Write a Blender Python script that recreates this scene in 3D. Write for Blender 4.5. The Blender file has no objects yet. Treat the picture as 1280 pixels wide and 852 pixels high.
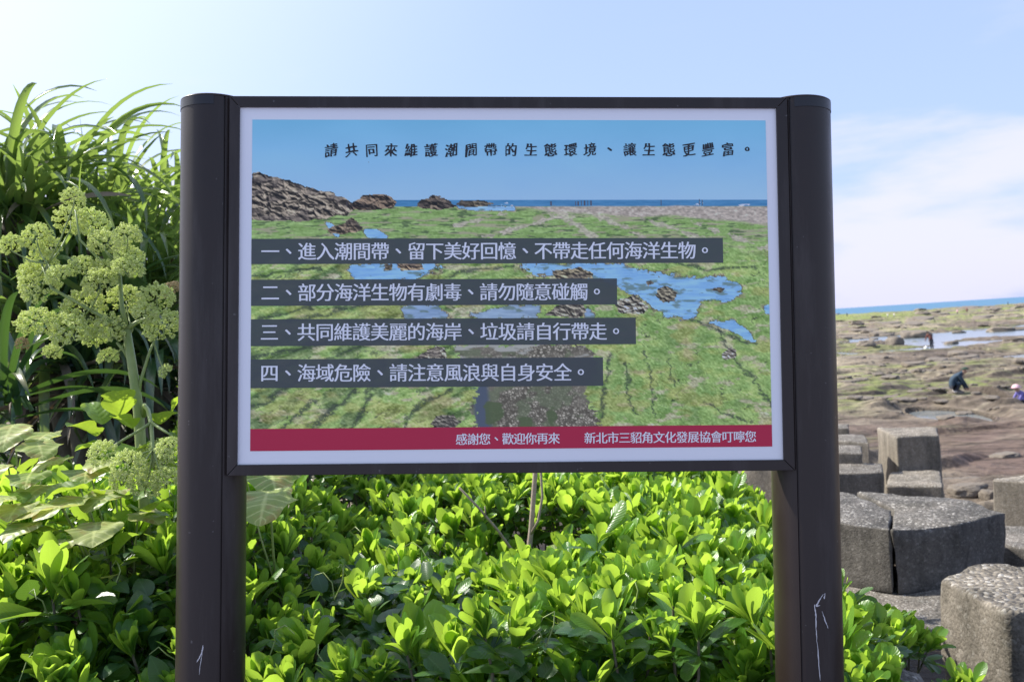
import bpy, bmesh, math, random
import numpy as np
from mathutils import Vector, Matrix, noise as mnoise

R = math.radians
random.seed(7)
rng = np.random.default_rng(11)
scn = bpy.context.scene
COL = scn.collection

# ------------------------------------------------------------------ camera
CAMZ = 4.0
F = 1280 * 35 / 36
UPC = None
def _basis():
    a = Vector((405, 40.4, -F)); b = Vector((640, 55.3, -F))     # two points of the sea horizon seen from the camera
    up = b.cross(a).normalized()
    if up.y < 0: up = -up
    fw = Vector((0, 0, -1)); fw = (fw - up * fw.dot(up)).normalized()
    rt = fw.cross(up)
    return Matrix((rt, fw, up))
B = _basis()
cam = bpy.data.cameras.new('camera'); camo = bpy.data.objects.new('camera', cam); COL.objects.link(camo)
cam.sensor_width = 36; cam.lens = 35; cam.clip_start = 0.05; cam.clip_end = 60000
mw = B.to_4x4(); mw.translation = (0, 0, CAMZ); camo.matrix_world = mw
cam.dof.use_dof = True; cam.dof.focus_distance = 2.35; cam.dof.aperture_fstop = 8.0
scn.camera = camo
def ray(px, py):
    return B @ Vector(((px - 640) / F, -(py - 426) / F, -1.0))
def at(px, py, d):                                                # point at depth d along the view axis
    return Vector((0, 0, CAMZ)) + ray(px, py) * d
def atz(px, py, z):                                               # point on the level plane z
    r = ray(px, py); return Vector((0, 0, CAMZ)) + r * ((z - CAMZ) / r.z)
BI = np.array(B.transposed())
def proj(P):                                                      # world points -> picture pixels and depth
    q = (np.asarray(P, float) - np.array([0, 0, CAMZ])) @ BI.T
    d = -q[:, 2]; dd = np.where(np.abs(d) < 1e-6, 1e-6, d)
    return 640 + F * q[:, 0] / dd, 426 - F * q[:, 1] / dd, d

# ------------------------------------------------------------------ light
SUN_EL, SUN_AZ = 44.0, -66.0                                      # azimuth from +Y, clockwise
S = Vector((math.sin(R(SUN_AZ)) * math.cos(R(SUN_EL)), math.cos(R(SUN_AZ)) * math.cos(R(SUN_EL)), math.sin(R(SUN_EL))))
sl = bpy.data.lights.new('sun', 'SUN'); sl.energy = 5.0; sl.angle = R(0.53); sl.color = (1.0, 0.95, 0.86)
so = bpy.data.objects.new('sun', sl); COL.objects.link(so); so.rotation_euler = S.to_track_quat('Z', 'Y').to_euler()
so.location = S * 30

w = bpy.data.worlds.new('World'); scn.world = w; w.use_nodes = True
nt = w.node_tree; nd = nt.nodes; lk = nt.links
bg = nd['Background']; bg.inputs['Strength'].default_value = 0.105
sky = nd.new('ShaderNodeTexSky'); sky.sky_type = 'NISHITA'; sky.sun_disc = False
sky.sun_elevation = R(SUN_EL); sky.sun_rotation = R(SUN_AZ); sky.air_density = 1.0; sky.dust_density = 1.6; sky.ozone_density = 1.6
tc = nd.new('ShaderNodeTexCoord'); sep = nd.new('ShaderNodeSeparateXYZ'); lk.new(tc.outputs['Generated'], sep.inputs[0])
def wmath(op, a, b=None, c=None):
    n = nd.new('ShaderNodeMath'); n.operation = op
    for i, v in enumerate((a, b, c)):
        if v is None: continue
        if isinstance(v, (int, float)): n.inputs[i].default_value = v
        else: lk.new(v, n.inputs[i])
    return n.outputs[0]
def wrange(x, a, b, lo=0.0, hi=1.0):
    n = nd.new('ShaderNodeMapRange'); n.interpolation_type = 'SMOOTHSTEP'; lk.new(x, n.inputs[0])
    n.inputs[1].default_value = a; n.inputs[2].default_value = b; n.inputs[3].default_value = lo; n.inputs[4].default_value = hi
    return n.outputs[0]
mp = nd.new('ShaderNodeMapping'); mp.inputs['Scale'].default_value = (2.2, 2.2, 8.5); mp.inputs['Rotation'].default_value = (0, R(4), 0)
lk.new(tc.outputs['Generated'], mp.inputs[0])
cn = nd.new('ShaderNodeTexNoise'); cn.inputs['Scale'].default_value = 1.7; cn.inputs['Detail'].default_value = 7; cn.inputs['Roughness'].default_value = 0.52
lk.new(mp.outputs[0], cn.inputs['Vector'])
low = wrange(sep.outputs[2], 0.24, 0.02)                          # cloud bank low over the sea
cl = wrange(wmath('ADD', cn.outputs[0], wmath('MULTIPLY', low, 0.16)), 0.50, 0.72)
cl = wmath('MULTIPLY', cl, wrange(sep.outputs[2], 0.30, 0.17))
dirn = nd.new('ShaderNodeVectorMath'); dirn.operation = 'DOT_PRODUCT'; lk.new(tc.outputs['Generated'], dirn.inputs[0]); dirn.inputs[1].default_value = S
veil = wmath('MULTIPLY', wrange(dirn.outputs['Value'], 0.42, 1.02), 0.72)      # thin high haze around the sun
mix0 = nd.new('ShaderNodeMixRGB'); lk.new(sky.outputs[0], mix0.inputs[1]); mix0.inputs[2].default_value = (4.0, 5.1, 8.8, 1)
dy = nd.new('ShaderNodeVectorMath'); dy.operation = 'DOT_PRODUCT'; lk.new(tc.outputs['Generated'], dy.inputs[0]); dy.inputs[1].default_value = (-0.1, 0.995, 0)
lk.new(wrange(dy.outputs['Value'], -0.35, 0.45, 0.34, 0.60), mix0.inputs[0])
mix1 = nd.new('ShaderNodeMixRGB'); lk.new(veil, mix1.inputs[0]); lk.new(mix0.outputs[0], mix1.inputs[1]); mix1.inputs[2].default_value = (9.1, 9.5, 10.6, 1)
mix2 = nd.new('ShaderNodeMixRGB'); lk.new(wmath('MULTIPLY', cl, 0.62), mix2.inputs[0]); lk.new(mix1.outputs[0], mix2.inputs[1]); mix2.inputs[2].default_value = (6.5, 6.1, 7.9, 1)
lk.new(mix2.outputs[0], bg.inputs['Color'])
scn.view_settings.view_transform = 'Standard'; scn.view_settings.look = 'None'
scn.view_settings.exposure = 0.62; scn.view_settings.gamma = 1.0
scn.cycles.max_bounces = 8; scn.cycles.transparent_max_bounces = 8

# ------------------------------------------------------------------ helpers
def tag(o, label=None, cat=None, group=None, kind=None):
    if label: o['label'] = label
    if cat: o['category'] = cat
    if group: o['group'] = group
    if kind: o['kind'] = kind
    return o
def empty(name, loc, label=None, cat=None, group=None):
    o = bpy.data.objects.new(name, None); COL.objects.link(o); o.location = loc; o.empty_display_size = 0.1
    return tag(o, label, cat, group)
def np_mesh(name, V, Fc, smooth=False, attrs=None):
    V = np.asarray(V, np.float32).reshape(-1, 3); Fc = np.asarray(Fc, np.int32)
    me = bpy.data.meshes.new(name); k = Fc.shape[1]
    me.vertices.add(len(V)); me.vertices.foreach_set('co', V.ravel())
    me.loops.add(Fc.size); me.loops.foreach_set('vertex_index', Fc.ravel())
    me.polygons.add(len(Fc)); me.polygons.foreach_set('loop_start', np.arange(0, Fc.size, k, dtype=np.int32))
    me.polygons.foreach_set('loop_total', np.full(len(Fc), k, np.int32))
    me.polygons.foreach_set('use_smooth', np.full(len(Fc), smooth, bool))
    for nm, (typ, arr) in (attrs or {}).items():
        a = me.attributes.new(nm, typ, 'POINT')
        a.data.foreach_set('vector' if typ == 'FLOAT_VECTOR' else 'color', np.asarray(arr, np.float32).ravel())
    me.update(calc_edges=True)
    return me
def link(name, me, mats, parent=None):
    o = bpy.data.objects.new(name, me); COL.objects.link(o)
    for m in (mats if isinstance(mats, (list, tuple)) else [mats]): me.materials.append(m)
    if parent: o.parent = parent
    return o
class MB:                                                         # collects shapes, builds ONE mesh object
    def __init__(self): self.v = []; self.f = []
    def add(self, v, f):
        n = len(self.v); self.v += [tuple(p) for p in v]; self.f += [tuple(i + n for i in q) for q in f]
    def tube(self, pts, radii, seg=7, cap=True):
        pts = [Vector(p) for p in pts]; n = len(pts); vs = []
        t0 = (pts[1] - pts[0]).normalized(); u = t0.orthogonal().normalized()
        for i in range(n):
            t = (pts[min(i + 1, n - 1)] - pts[max(i - 1, 0)]).normalized()
            u = (u - t * u.dot(t)).normalized(); v = t.cross(u)
            r = radii[i] if isinstance(radii, (list, tuple)) else radii
            for k in range(seg):
                a = 2 * math.pi * k / seg; vs.append(pts[i] + (u * math.cos(a) + v * math.sin(a)) * r)
        fs = [(i * seg + k, i * seg + (k + 1) % seg, (i + 1) * seg + (k + 1) % seg, (i + 1) * seg + k) for i in range(n - 1) for k in range(seg)]
        if cap: fs += [tuple(range(seg - 1, -1, -1)), tuple((n - 1) * seg + k for k in range(seg))]
        self.add(vs, fs)
    def prism(self, poly, z0, z1, axis='z'):                      # polygon in the plane, pushed along z
        n = len(poly)
        vs = [(p[0], p[1], z0) for p in poly] + [(p[0], p[1], z1) for p in poly]
        fs = [tuple(range(n - 1, -1, -1)), tuple(range(n, 2 * n))] + [(i, (i + 1) % n, n + (i + 1) % n, n + i) for i in range(n)]
        self.add(vs, fs)
    def build(self, name, mat, parent=None, smooth=False, bevel=0.0, xf=None):
        me = bpy.data.meshes.new(name); vs = [xf(p) for p in self.v] if xf else self.v
        me.from_pydata(vs, [], self.f)
        bm = bmesh.new(); bm.from_mesh(me); bmesh.ops.recalc_face_normals(bm, faces=bm.faces[:])
        if bevel: bmesh.ops.bevel(bm, geom=[e for e in bm.edges if e.calc_face_angle(0) > 0.4], offset=bevel, segments=2, affect='EDGES', profile=0.6)
        bm.to_mesh(me); bm.free()
        for p in me.polygons: p.use_smooth = smooth
        me.update()
        return link(name, me, mat, parent)

# numpy value noise
_T = rng.random((256, 256))
def vnoise(x, y):
    xi = np.floor(x).astype(int); yi = np.floor(y).astype(int); fx = x - xi; fy = y - yi
    fx = fx * fx * (3 - 2 * fx); fy = fy * fy * (3 - 2 * fy)
    a = _T[xi & 255, yi & 255]; b = _T[(xi + 1) & 255, yi & 255]; c = _T[xi & 255, (yi + 1) & 255]; d = _T[(xi + 1) & 255, (yi + 1) & 255]
    return (a * (1 - fx) + b * fx) * (1 - fy) + (c * (1 - fx) + d * fx) * fy
def fbm(x, y, o=4, g=0.5):
    s = 0; a = 1; t = 0
    for i in range(o):
        s = s + a * vnoise(x + 17.3 * i, y + 9.1 * i); t += a; a *= g; x = x * 2.03; y = y * 2.03
    return s / t
def worley(x, y):                                                 # distance to the nearest and second seed, cell value
    xi = np.floor(x).astype(int); yi = np.floor(y).astype(int)
    d1 = np.full(x.shape, 9.0); d2 = d1.copy(); cv = np.zeros(x.shape)
    for i in (-1, 0, 1):
        for j in (-1, 0, 1):
            a = (xi + i) & 255; b = (yi + j) & 255
            sx = xi + i + _T[a, b]; sy = yi + j + _T[b, (a + 91) & 255]
            d = np.hypot(x - sx, y - sy); m = d < d1
            d2 = np.where(m, d1, np.minimum(d2, d)); cv = np.where(m, _T[(a + 33) & 255, b], cv); d1 = np.where(m, d, d1)
    return d1, d2, cv
def inpoly(X, Y, P):
    ins = np.zeros(X.shape, bool); n = len(P)
    for i in range(n):
        (x1, y1), (x2, y2) = P[i], P[(i + 1) % n]
        if y1 == y2: continue
        ins ^= ((Y < y1) != (Y < y2)) & (X < (x2 - x1) * (Y - y1) / (y2 - y1) + x1)
    return ins
def sm(x, a, b):
    t = np.clip((x - a) / (b - a), 0, 1); return t * t * (3 - 2 * t)
def lin(c): c = np.asarray(c, float) / 255; return np.where(c <= 0.04045, c / 12.92, ((c + 0.055) / 1.055) ** 2.4)

# ------------------------------------------------------------------ materials
class MT:
    def __init__(self, name):
        self.m = bpy.data.materials.new(name); self.m.use_nodes = True; self.nt = self.m.node_tree
        self.p = self.nt.nodes['Principled BSDF']; self.out = self.nt.nodes['Material Output']
    def n(self, t, **kw):
        x = self.nt.nodes.new(t)
        for k, v in kw.items(): setattr(x, k, v)
        return x
    def l(self, a, b): self.nt.links.new(a, b)
    def tex(self, kind='Noise', scale=5, detail=5, rough=0.55, coord='Object', vec=None):
        c = self.n('ShaderNodeTexCoord'); t = self.n('ShaderNodeTex' + kind); t.inputs['Scale'].default_value = scale
        if kind == 'Noise': t.inputs['Detail'].default_value = detail; t.inputs['Roughness'].default_value = rough
        self.l(vec or c.outputs[coord], t.inputs['Vector']); return t
    def ramp(self, fac, stops):
        r = self.n('ShaderNodeValToRGB'); self.l(fac, r.inputs[0]); e = r.color_ramp.elements
        while len(e) < len(stops): e.new(0.5)
        for i, (p, c) in enumerate(stops): e[i].position = p; e[i].color = (*c, 1) if len(c) == 3 else c
        return r.outputs[0]
    def mix(self, fac, a, b, mode='MIX'):
        r = self.n('ShaderNodeMixRGB', blend_type=mode)
        for i, v in enumerate((fac, a, b)):
            if isinstance(v, (int, float)): r.inputs[i].default_value = v
            elif isinstance(v, tuple): r.inputs[i].default_value = (*v, 1)
            else: self.l(v, r.inputs[i])
        return r.outputs[0]
    def math(self, op, a, b=None):
        r = self.n('ShaderNodeMath', operation=op)
        for i, v in enumerate((a, b)):
            if v is None: continue
            if isinstance(v, (int, float)): r.inputs[i].default_value = v
            else: self.l(v, r.inputs[i])
        return r.outputs[0]
    def bump(self, h, strength=0.3, dist=0.01, prev=None):
        b = self.n('ShaderNodeBump'); b.inputs['Strength'].default_value = strength; b.inputs['Distance'].default_value = dist
        self.l(h, b.inputs['Height'])
        if prev: self.l(prev, b.inputs['Normal'])
        self.l(b.outputs[0], self.p.inputs['Normal']); return b.outputs[0]
    def set(self, **kw):
        for k, v in kw.items():
            i = self.p.inputs[k.replace('_', ' ')]
            if isinstance(v, (int, float)): i.default_value = v
            elif isinstance(v, tuple): i.default_value = (*v, 1) if i.type == 'RGBA' else v
            else: self.l(v, i)
        return self
def plain(name, col, rough=0.6, **kw):
    t = MT(name); t.set(Base_Color=col, Roughness=rough, **kw); return t.m

def leaf_mat(name, dark, light, trans, tmix=0.42, rough=0.36, rib=0.25, spots=None, spec=0.5, along=False, veins=0.0):
    t = MT(name)
    a = t.n('ShaderNodeAttribute', attribute_name='lf'); s = t.n('ShaderNodeSeparateXYZ'); t.l(a.outputs['Vector'], s.inputs[0])
    c = t.mix(s.outputs[2], dark, light)
    nz = t.tex('Noise', 28, 3); c = t.mix(t.math('MULTIPLY', nz.outputs[0], 0.35), c, tuple(x * 0.55 for x in dark))
    tcol = t.mix(t.math('MULTIPLY', s.outputs[2], 0.6), tuple(x * 0.75 for x in trans), tuple(min(1, x * 1.25) for x in trans))
    if spots:
        sp = t.tex('Noise', 16, 4, 0.6); k = t.ramp(sp.outputs[0], [(0.52, (0, 0, 0)), (0.66, (1, 1, 1))]); c = t.mix(k, c, spots); tcol = t.mix(k, tcol, tuple(x * 1.2 for x in spots))
    av = t.math('ABSOLUTE', s.outputs[0]); mid = t.n('ShaderNodeMapRange'); t.l(av, mid.inputs[0])
    mid.inputs[1].default_value = 0.10; mid.inputs[2].default_value = 0.02; mid.inputs[3].default_value = 0; mid.inputs[4].default_value = rib
    c = t.mix(mid.outputs[0], c, tuple(min(1, x * 1.6 + 0.06) for x in light))
    wv = t.n('ShaderNodeMath', operation='SINE'); t.l(t.math('MULTIPLY', t.math('ADD', s.outputs[1], t.math('MULTIPLY', av, -0.22)), 40 if veins else 75), wv.inputs[0])
    if veins:
        vk = t.ramp(wv.outputs[0], [(0.80, (0, 0, 0)), (0.97, (veins,) * 3)]); c = t.mix(vk, c, tuple(min(1, x * 1.5 + .05) for x in light)); tcol = t.mix(vk, tcol, tuple(x * .55 for x in trans))
    if along:
        wv = t.n('ShaderNodeMath', operation='SINE'); t.l(t.math('MULTIPLY', s.outputs[0], 19), wv.inputs[0])
        ns = t.tex('Noise', 5, 3); c = t.mix(t.ramp(ns.outputs[0], [(0.52, (0, 0, 0)), (0.72, (.8, .8, .8))]), c, (0.20, 0.19, 0.07))
    t.set(Base_Color=c, Roughness=rough, Specular_IOR_Level=spec)
    t.bump(t.math('ADD', wv.outputs[0], t.math('MULTIPLY', nz.outputs[0], 2.0)), 0.16, 0.002)
    tr = t.n('ShaderNodeBsdfTranslucent'); t.l(tcol, tr.inputs[0])
    mx = t.n('ShaderNodeMixShader'); mx.inputs[0].default_value = tmix; t.l(t.p.outputs[0], mx.inputs[1]); t.l(tr.outputs[0], mx.inputs[2])
    t.l(mx.outputs[0], t.out.inputs[0]); return t.m

M = {}
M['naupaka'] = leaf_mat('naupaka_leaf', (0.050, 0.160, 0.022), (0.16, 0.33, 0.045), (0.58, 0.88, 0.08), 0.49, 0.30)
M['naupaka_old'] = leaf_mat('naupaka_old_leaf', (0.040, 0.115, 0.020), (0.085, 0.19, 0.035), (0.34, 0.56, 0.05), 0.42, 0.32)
M['vine'] = leaf_mat('vine_leaf', (0.024, 0.075, 0.026), (0.060, 0.135, 0.04), (0.20, 0.38, 0.04), 0.32, 0.33, 0.3)
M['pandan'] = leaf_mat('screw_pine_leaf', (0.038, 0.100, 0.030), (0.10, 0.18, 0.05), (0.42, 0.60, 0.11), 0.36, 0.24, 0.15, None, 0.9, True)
M['pandan_dark'] = leaf_mat('crinum_shaded_pine_leaf', (0.022, 0.065, 0.028), (0.040, 0.10, 0.035), (0.13, 0.26, 0.04), 0.24, 0.28, 0.12, None, 0.8, True)  # lily leaf; for screw pines and undergrowth, thicket shade put into the colour
M['dry'] = leaf_mat('dry_leaf', (0.16, 0.12, 0.08), (0.30, 0.25, 0.18), (0.25, 0.18, 0.09), 0.2, 0.6, 0.05)
M['yellow'] = leaf_mat('yellowing_leaf', (0.22, 0.34, 0.07), (0.54, 0.57, 0.22), (0.68, 0.74, 0.20), 0.44, 0.42, 0.45, spots=(0.42, 0.33, 0.12), veins=.55)
M['angelica_leaf'] = leaf_mat('angelica_leaf', (0.08, 0.19, 0.03), (0.17, 0.29, 0.04), (0.45, 0.62, 0.05), 0.45, 0.38, 0.35, veins=.4)
t = MT('umbel_flower'); nz = t.tex('Noise', 30, 3); oi = t.n('ShaderNodeObjectInfo'); g = t.n('ShaderNodeNewGeometry')
c = t.mix(g.outputs['Random Per Island'], (0.60, 0.69, 0.26), (0.82, 0.84, 0.48)); c = t.mix(t.math('MULTIPLY', oi.outputs['Random'], 0.45), c, (0.62, 0.62, 0.34))
t.set(Base_Color=c, Roughness=0.6); tr = t.n('ShaderNodeBsdfTranslucent'); tr.inputs[0].default_value = (0.88, 0.95, 0.46, 1)
mx = t.n('ShaderNodeMixShader'); mx.inputs[0].default_value = 0.46; t.l(t.p.outputs[0], mx.inputs[1]); t.l(tr.outputs[0], mx.inputs[2]); t.l(mx.outputs[0], t.out.inputs[0]); M['umbel'] = t.m
M['umbel_brown'] = plain('withered_flower', (0.36, 0.27, 0.13), 0.7)
t = MT('green_stem'); nz = t.tex('Noise', 20, 3); t.set(Base_Color=t.mix(nz.outputs[0], (0.16, 0.24, 0.06), (0.34, 0.40, 0.15)), Roughness=0.45); M['stem'] = t.m
t = MT('woody_stem'); nz = t.tex('Noise', 40, 5); t.set(Base_Color=t.mix(nz.outputs[0], (0.06, 0.06, 0.035), (0.17, 0.15, 0.10)), Roughness=0.8); t.bump(nz.outputs[0], 0.5, 0.004); M['wood'] = t.m
t = MT('pale_twig'); nz = t.tex('Noise', 60, 5); t.set(Base_Color=t.mix(nz.outputs[0], (0.24, 0.18, 0.14), (0.44, 0.36, 0.29)), Roughness=0.75); t.bump(nz.outputs[0], 0.4, 0.003); M['twig'] = t.m

def concrete(name, base, sx=1.0, wet=0.0):
    t = MT(name); big = t.tex('Noise', 2.3, 6, 0.62); fine = t.tex('Noise', 90, 4, 0.6); pit = t.tex('Noise', 17, 5, 0.65)
    vo = t.tex('Voronoi', 75 * sx); vo2 = t.tex('Voronoi', 140 * sx)
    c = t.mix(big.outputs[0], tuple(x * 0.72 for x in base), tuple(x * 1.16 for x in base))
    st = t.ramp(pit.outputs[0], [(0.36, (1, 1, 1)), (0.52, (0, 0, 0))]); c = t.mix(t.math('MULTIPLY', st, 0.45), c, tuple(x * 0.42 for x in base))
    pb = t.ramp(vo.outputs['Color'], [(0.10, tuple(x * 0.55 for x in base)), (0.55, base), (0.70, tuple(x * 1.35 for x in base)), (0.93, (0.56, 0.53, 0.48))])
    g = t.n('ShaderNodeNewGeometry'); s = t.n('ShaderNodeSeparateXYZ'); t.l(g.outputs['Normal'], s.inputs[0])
    # worn tops show the gravel of the mix; lighter tone also paints in sunlight
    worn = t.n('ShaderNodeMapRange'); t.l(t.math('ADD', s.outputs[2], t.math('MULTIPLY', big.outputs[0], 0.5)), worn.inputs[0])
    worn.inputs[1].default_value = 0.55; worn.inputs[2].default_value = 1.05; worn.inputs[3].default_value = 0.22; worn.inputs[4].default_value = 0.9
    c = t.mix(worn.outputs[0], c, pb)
    dk = t.ramp(fine.outputs[0], [(0.30, (0.6, 0.6, 0.6)), (0.62, (1.05, 1.05, 1.05))]); c = t.mix(0.8, c, dk, 'MULTIPLY')
    sk = t.n('ShaderNodeTexCoord'); km = t.n('ShaderNodeMapping'); km.inputs['Scale'].default_value = (1, 1, .22); t.l(sk.outputs['Object'], km.inputs[0])
    ks = t.n('ShaderNodeTexNoise'); ks.inputs['Scale'].default_value = 4.5; ks.inputs['Detail'].default_value = 7; ks.inputs['Roughness'].default_value = .65; t.l(km.outputs[0], ks.inputs['Vector'])
    kd = t.ramp(ks.outputs[0], [(0.42, (1, 1, 1)), (0.66, (.42, .43, .42))]); c = t.mix(0.85, c, kd, 'MULTIPLY')
    t.set(Base_Color=c, Roughness=0.88, Specular_IOR_Level=0.25)
    h = t.math('MULTIPLY', t.math('SUBTRACT', 0.6, vo.outputs['Distance']), worn.outputs[0])
    b1 = t.bump(h, 0.9 if wet else 0.8, 0.016 if wet else 0.008); b2 = t.bump(vo2.outputs['Distance'], 0.4, 0.004, b1); t.bump(t.math('ADD', pit.outputs[0], fine.outputs[0]), 0.5, 0.006, b2)
    return t.m
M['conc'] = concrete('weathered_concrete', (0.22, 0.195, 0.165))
M['conc_shaded'] = concrete('shaded_concrete', (0.16, 0.146, 0.128), 0.8)  # darker concrete copy with shade put into its base colour
M['conc_near'] = concrete('gravelly_concrete', (0.225, 0.198, 0.162), 0.62, 1.5)
M['conc_tan'] = concrete('tan_concrete', (0.27, 0.235, 0.188), 0.9)

# ------------------------------------------------------------------ ground, reef flat, sea
EN = np.array([0.6, 0.8])
# tide pools: world centre (from their distance), half sizes across and along, rotation
POOLS = []
for px, py, hx, hy in [(1186, 521, 54, 12), (1262, 507, 20, 10), (1252, 451, 28, 4), (1062, 442, 22, 4), (1100, 432, 16, 3.5), (1210, 441, 12, 2.5)]:
    c = atz(px, py, 0.0); e = atz(px + hx, py, 0.0); f = atz(px, py + hy, 0.0)
    POOLS.append((c.x, c.y, abs(e.x - c.x), abs(c.y - f.y)))
def terrain(x, y):
    d = np.hypot(x, y)
    s = (x - 1.5) * EN[0] + (y - 3.0) * EN[1]
    bank = 2.5 - 0.20 * np.clip(s, 0, 11) + 0.05 * (fbm(x * 2, y * 2, 4) - 0.5)
    # reef flat: low ledges of tilted strata
    xr = x * 0.94 + y * 0.12; yr = y - 0.32 * x
    n1 = fbm(xr * 0.055 + 5, yr * 0.11 + 2, 5); n2 = fbm(xr * 0.25, yr * 0.45, 5, 0.55)
    q = n1 * 9; st = np.floor(q) + sm(q - np.floor(q), 0.58, 1.0)
    reef = 0.42 + (st / 9 - 0.5) * 2.1 + (n2 - 0.5) * 0.42 + 0.10 * (fbm(x * 1.3, y * 1.3, 4) - 0.5)
    # shallow channel of open water, then the far reef
    ch = np.exp(-((y - 0.35 * x - 96) / 21.0) ** 2) * sm(x, 30, 62)
    reef = reef - 0.95 * ch
    ch2 = np.exp(-((y - 92 + 0.1 * x) / 9.0) ** 2) * sm(x, 20, 30) * (0.45 + 0.7 * (fbm(x * .1, y * .1, 3) - 0.4))
    reef = reef - 0.9 * np.clip(ch2, 0, 1)
    reef = reef + 0.30 * sm(y, 150, 240) + 0.45 * (1 - sm(y, 20, 28))
    far = 390 + 130 * fbm(x * 0.012, x * 0 + 3.3, 3) + 0.12 * x
    reef = reef - 6.0 * sm(y, far, far + 90) - 4 * sm(d, 700, 900)
    reef = np.where(y < 31, np.maximum(reef, 0.16 + 0.1 * n2), reef)
    for (cx, cy, a, b) in POOLS:
        wob = 0.22 * (fbm(x * 0.6, y * 0.35, 3) - 0.5) * 2
        r = ((x - cx) / a) ** 2 + ((y - cy - 0.18 * (x - cx)) / b) ** 2 + wob
        k = 1 - sm(r, 0.85, 1.15); reef = reef * (1 - k) - 0.06 * k
        k2 = (1 - sm(r, 1.1, 2.6)) * (1 - k); reef = np.where(k2 > 0, np.maximum(reef * (1 - k2) + 0.09 * k2, 0.03), reef)
    # brown slope of bedrock beside the blocks
    bb = sm(s, 6, 16)
    return bank * (1 - bb) + reef * bb
ang = np.concatenate([np.linspace(-70, 15.5, 80), np.linspace(15.6, 29.5, 420), np.linspace(30, 75, 30)])
dist = np.concatenate([np.geomspace(0.4, 16, 130), np.geomspace(16.15, 60, 420), np.geomspace(60.6, 900, 330)])
A, D = np.meshgrid(np.radians(ang), dist); gx = np.sin(A) * D; gy = np.cos(A) * D
gz = terrain(gx, gy)
na, nd_ = len(ang), len(dist)
ii = np.arange((nd_ - 1) * na).reshape(nd_ - 1, na)[:, :-1].ravel()
Fg = np.stack([ii, ii + 1, ii + na + 1, ii + na], 1)
# colours: rock, dry sand, algae, dark wet rock, soil, plus painted ledge shade
nA = fbm(gx * 0.10 + 40, gy * 0.16, 5); nB = fbm(gx * 0.9, gy * 1.5, 4); nC = fbm(gx * 0.035 + 9, gy * 0.05 + 4, 4)
rock = lin((130, 117, 102)); tan = lin((166, 153, 130)); brown = lin((112, 99, 88)); algae = lin((134, 150, 66)); wet = lin((84, 76, 66)); soil = lin((70, 58, 44)); pale = lin((196, 186, 160))
def mixc(c, col, k): return c * (1 - k[..., None]) + np.asarray(col) * k[..., None]
gc = np.broadcast_to(rock, gx.shape + (3,)).copy()
gc = mixc(gc, tan, sm(nA, 0.38, 0.62)); gc = mixc(gc, brown, sm(nC, 0.50, 0.66) * 0.7)
gc = mixc(gc, pale, sm(nB, 0.60, 0.82) * 0.35)
flat = 1 - np.clip(np.abs(np.gradient(gz, axis=0)) / np.maximum(np.gradient(dist)[:, None], 1e-3) * 3, 0, 1)
alg = sm(fbm(gx * 0.07 + 11, gy * 0.11 + 6, 5), 0.43, 0.58) * sm(fbm(gx * 0.8 + 3, gy * 1.1, 3), 0.30, 0.60) * flat
ga = np.hypot(np.gradient(gz, axis=0) / np.gradient(dist)[:, None], np.gradient(gz, axis=1) / (np.gradient(np.radians(ang))[None] * dist[:, None]))
gc = mixc(gc, wet * 0.6, sm(ga, .22, .6) * .6)  # steep ledge faces darkened, their shadow lines put into the colour
gc = mixc(gc, lin((92, 84, 74)), sm(fbm(gx * .5 + 8, gy * .28 + 1, 5), .56, .68) * .6)
gc = mixc(gc, algae, alg * 0.75 * sm(gy, 22, 34))
gc = mixc(gc, lin((140, 150, 84)), sm(gy, 215, 300) * sm(fbm(gx * 0.02, gy * 0.03, 4), 0.36, 0.5) * (0.9 * sm(-gx, -190, -110) + .25))
gc = mixc(gc, wet, sm(-gz, -0.10, 0.02) * 0.75 * sm(gy, 18, 24))
slp = (gx - 0.42 * gy)
gc = mixc(gc, lin((114, 94, 84)), (1 - sm(np.abs(gy - 23 + (nB - .5) * 9), 3, 12)) * sm(gx, 8.5 + 4 * (nB.mean() - .5), 10.5) * 0.85)
gc = gc * 0.94 * (0.76 + 0.48 * fbm(gx * 2.2, gy * 3.1, 3))[..., None]
sB = (gx - 1.5) * EN[0] + (gy - 3.0) * EN[1]
gc = mixc(gc, soil * 0.6, 1 - sm(sB, 3.0, 9))
gc = mixc(gc, soil * 0.5, (1 - sm(gx, 0.5, 2.5)) * (1 - sm(gy, 14, 22)))
me = np_mesh('ground', np.stack([gx, gy, gz], -1), Fg[:, ::-1], False, {'col': ('FLOAT_COLOR', np.concatenate([gc, np.ones(gc.shape[:2] + (1,))], -1))})
t = MT('reef_rock'); a = t.n('ShaderNodeAttribute', attribute_name='col'); n1 = t.tex('Noise', 3.0, 8, 0.65); n2 = t.tex('Noise', 0.5, 6, 0.6)
k = t.ramp(n1.outputs[0], [(0.33, (0.50, 0.48, 0.46)), (0.55, (1.08, 1.08, 1.08))]); c = t.mix(0.8, a.outputs['Color'], k, 'MULTIPLY')
gp_ = t.n('ShaderNodeNewGeometry'); mq = t.n('ShaderNodeMapping'); mq.inputs['Scale'].default_value = (0.35, 1.5, 1); mq.inputs['Rotation'].default_value = (0, 0, .25); t.l(gp_.outputs['Position'], mq.inputs[0])
n3 = t.n('ShaderNodeTexNoise'); n3.inputs['Scale'].default_value = 1.1; n3.inputs['Detail'].default_value = 8; n3.inputs['Roughness'].default_value = .68; t.l(mq.outputs[0], n3.inputs['Vector'])
k3 = t.ramp(n3.outputs[0], [(0.40, (0.34, 0.32, 0.30)), (0.47, (1, 1, 1)), (0.62, (1, 1, 1)), (0.72, (1.25, 1.22, 1.15))]); c = t.mix(0.75, c, k3, 'MULTIPLY')
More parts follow.
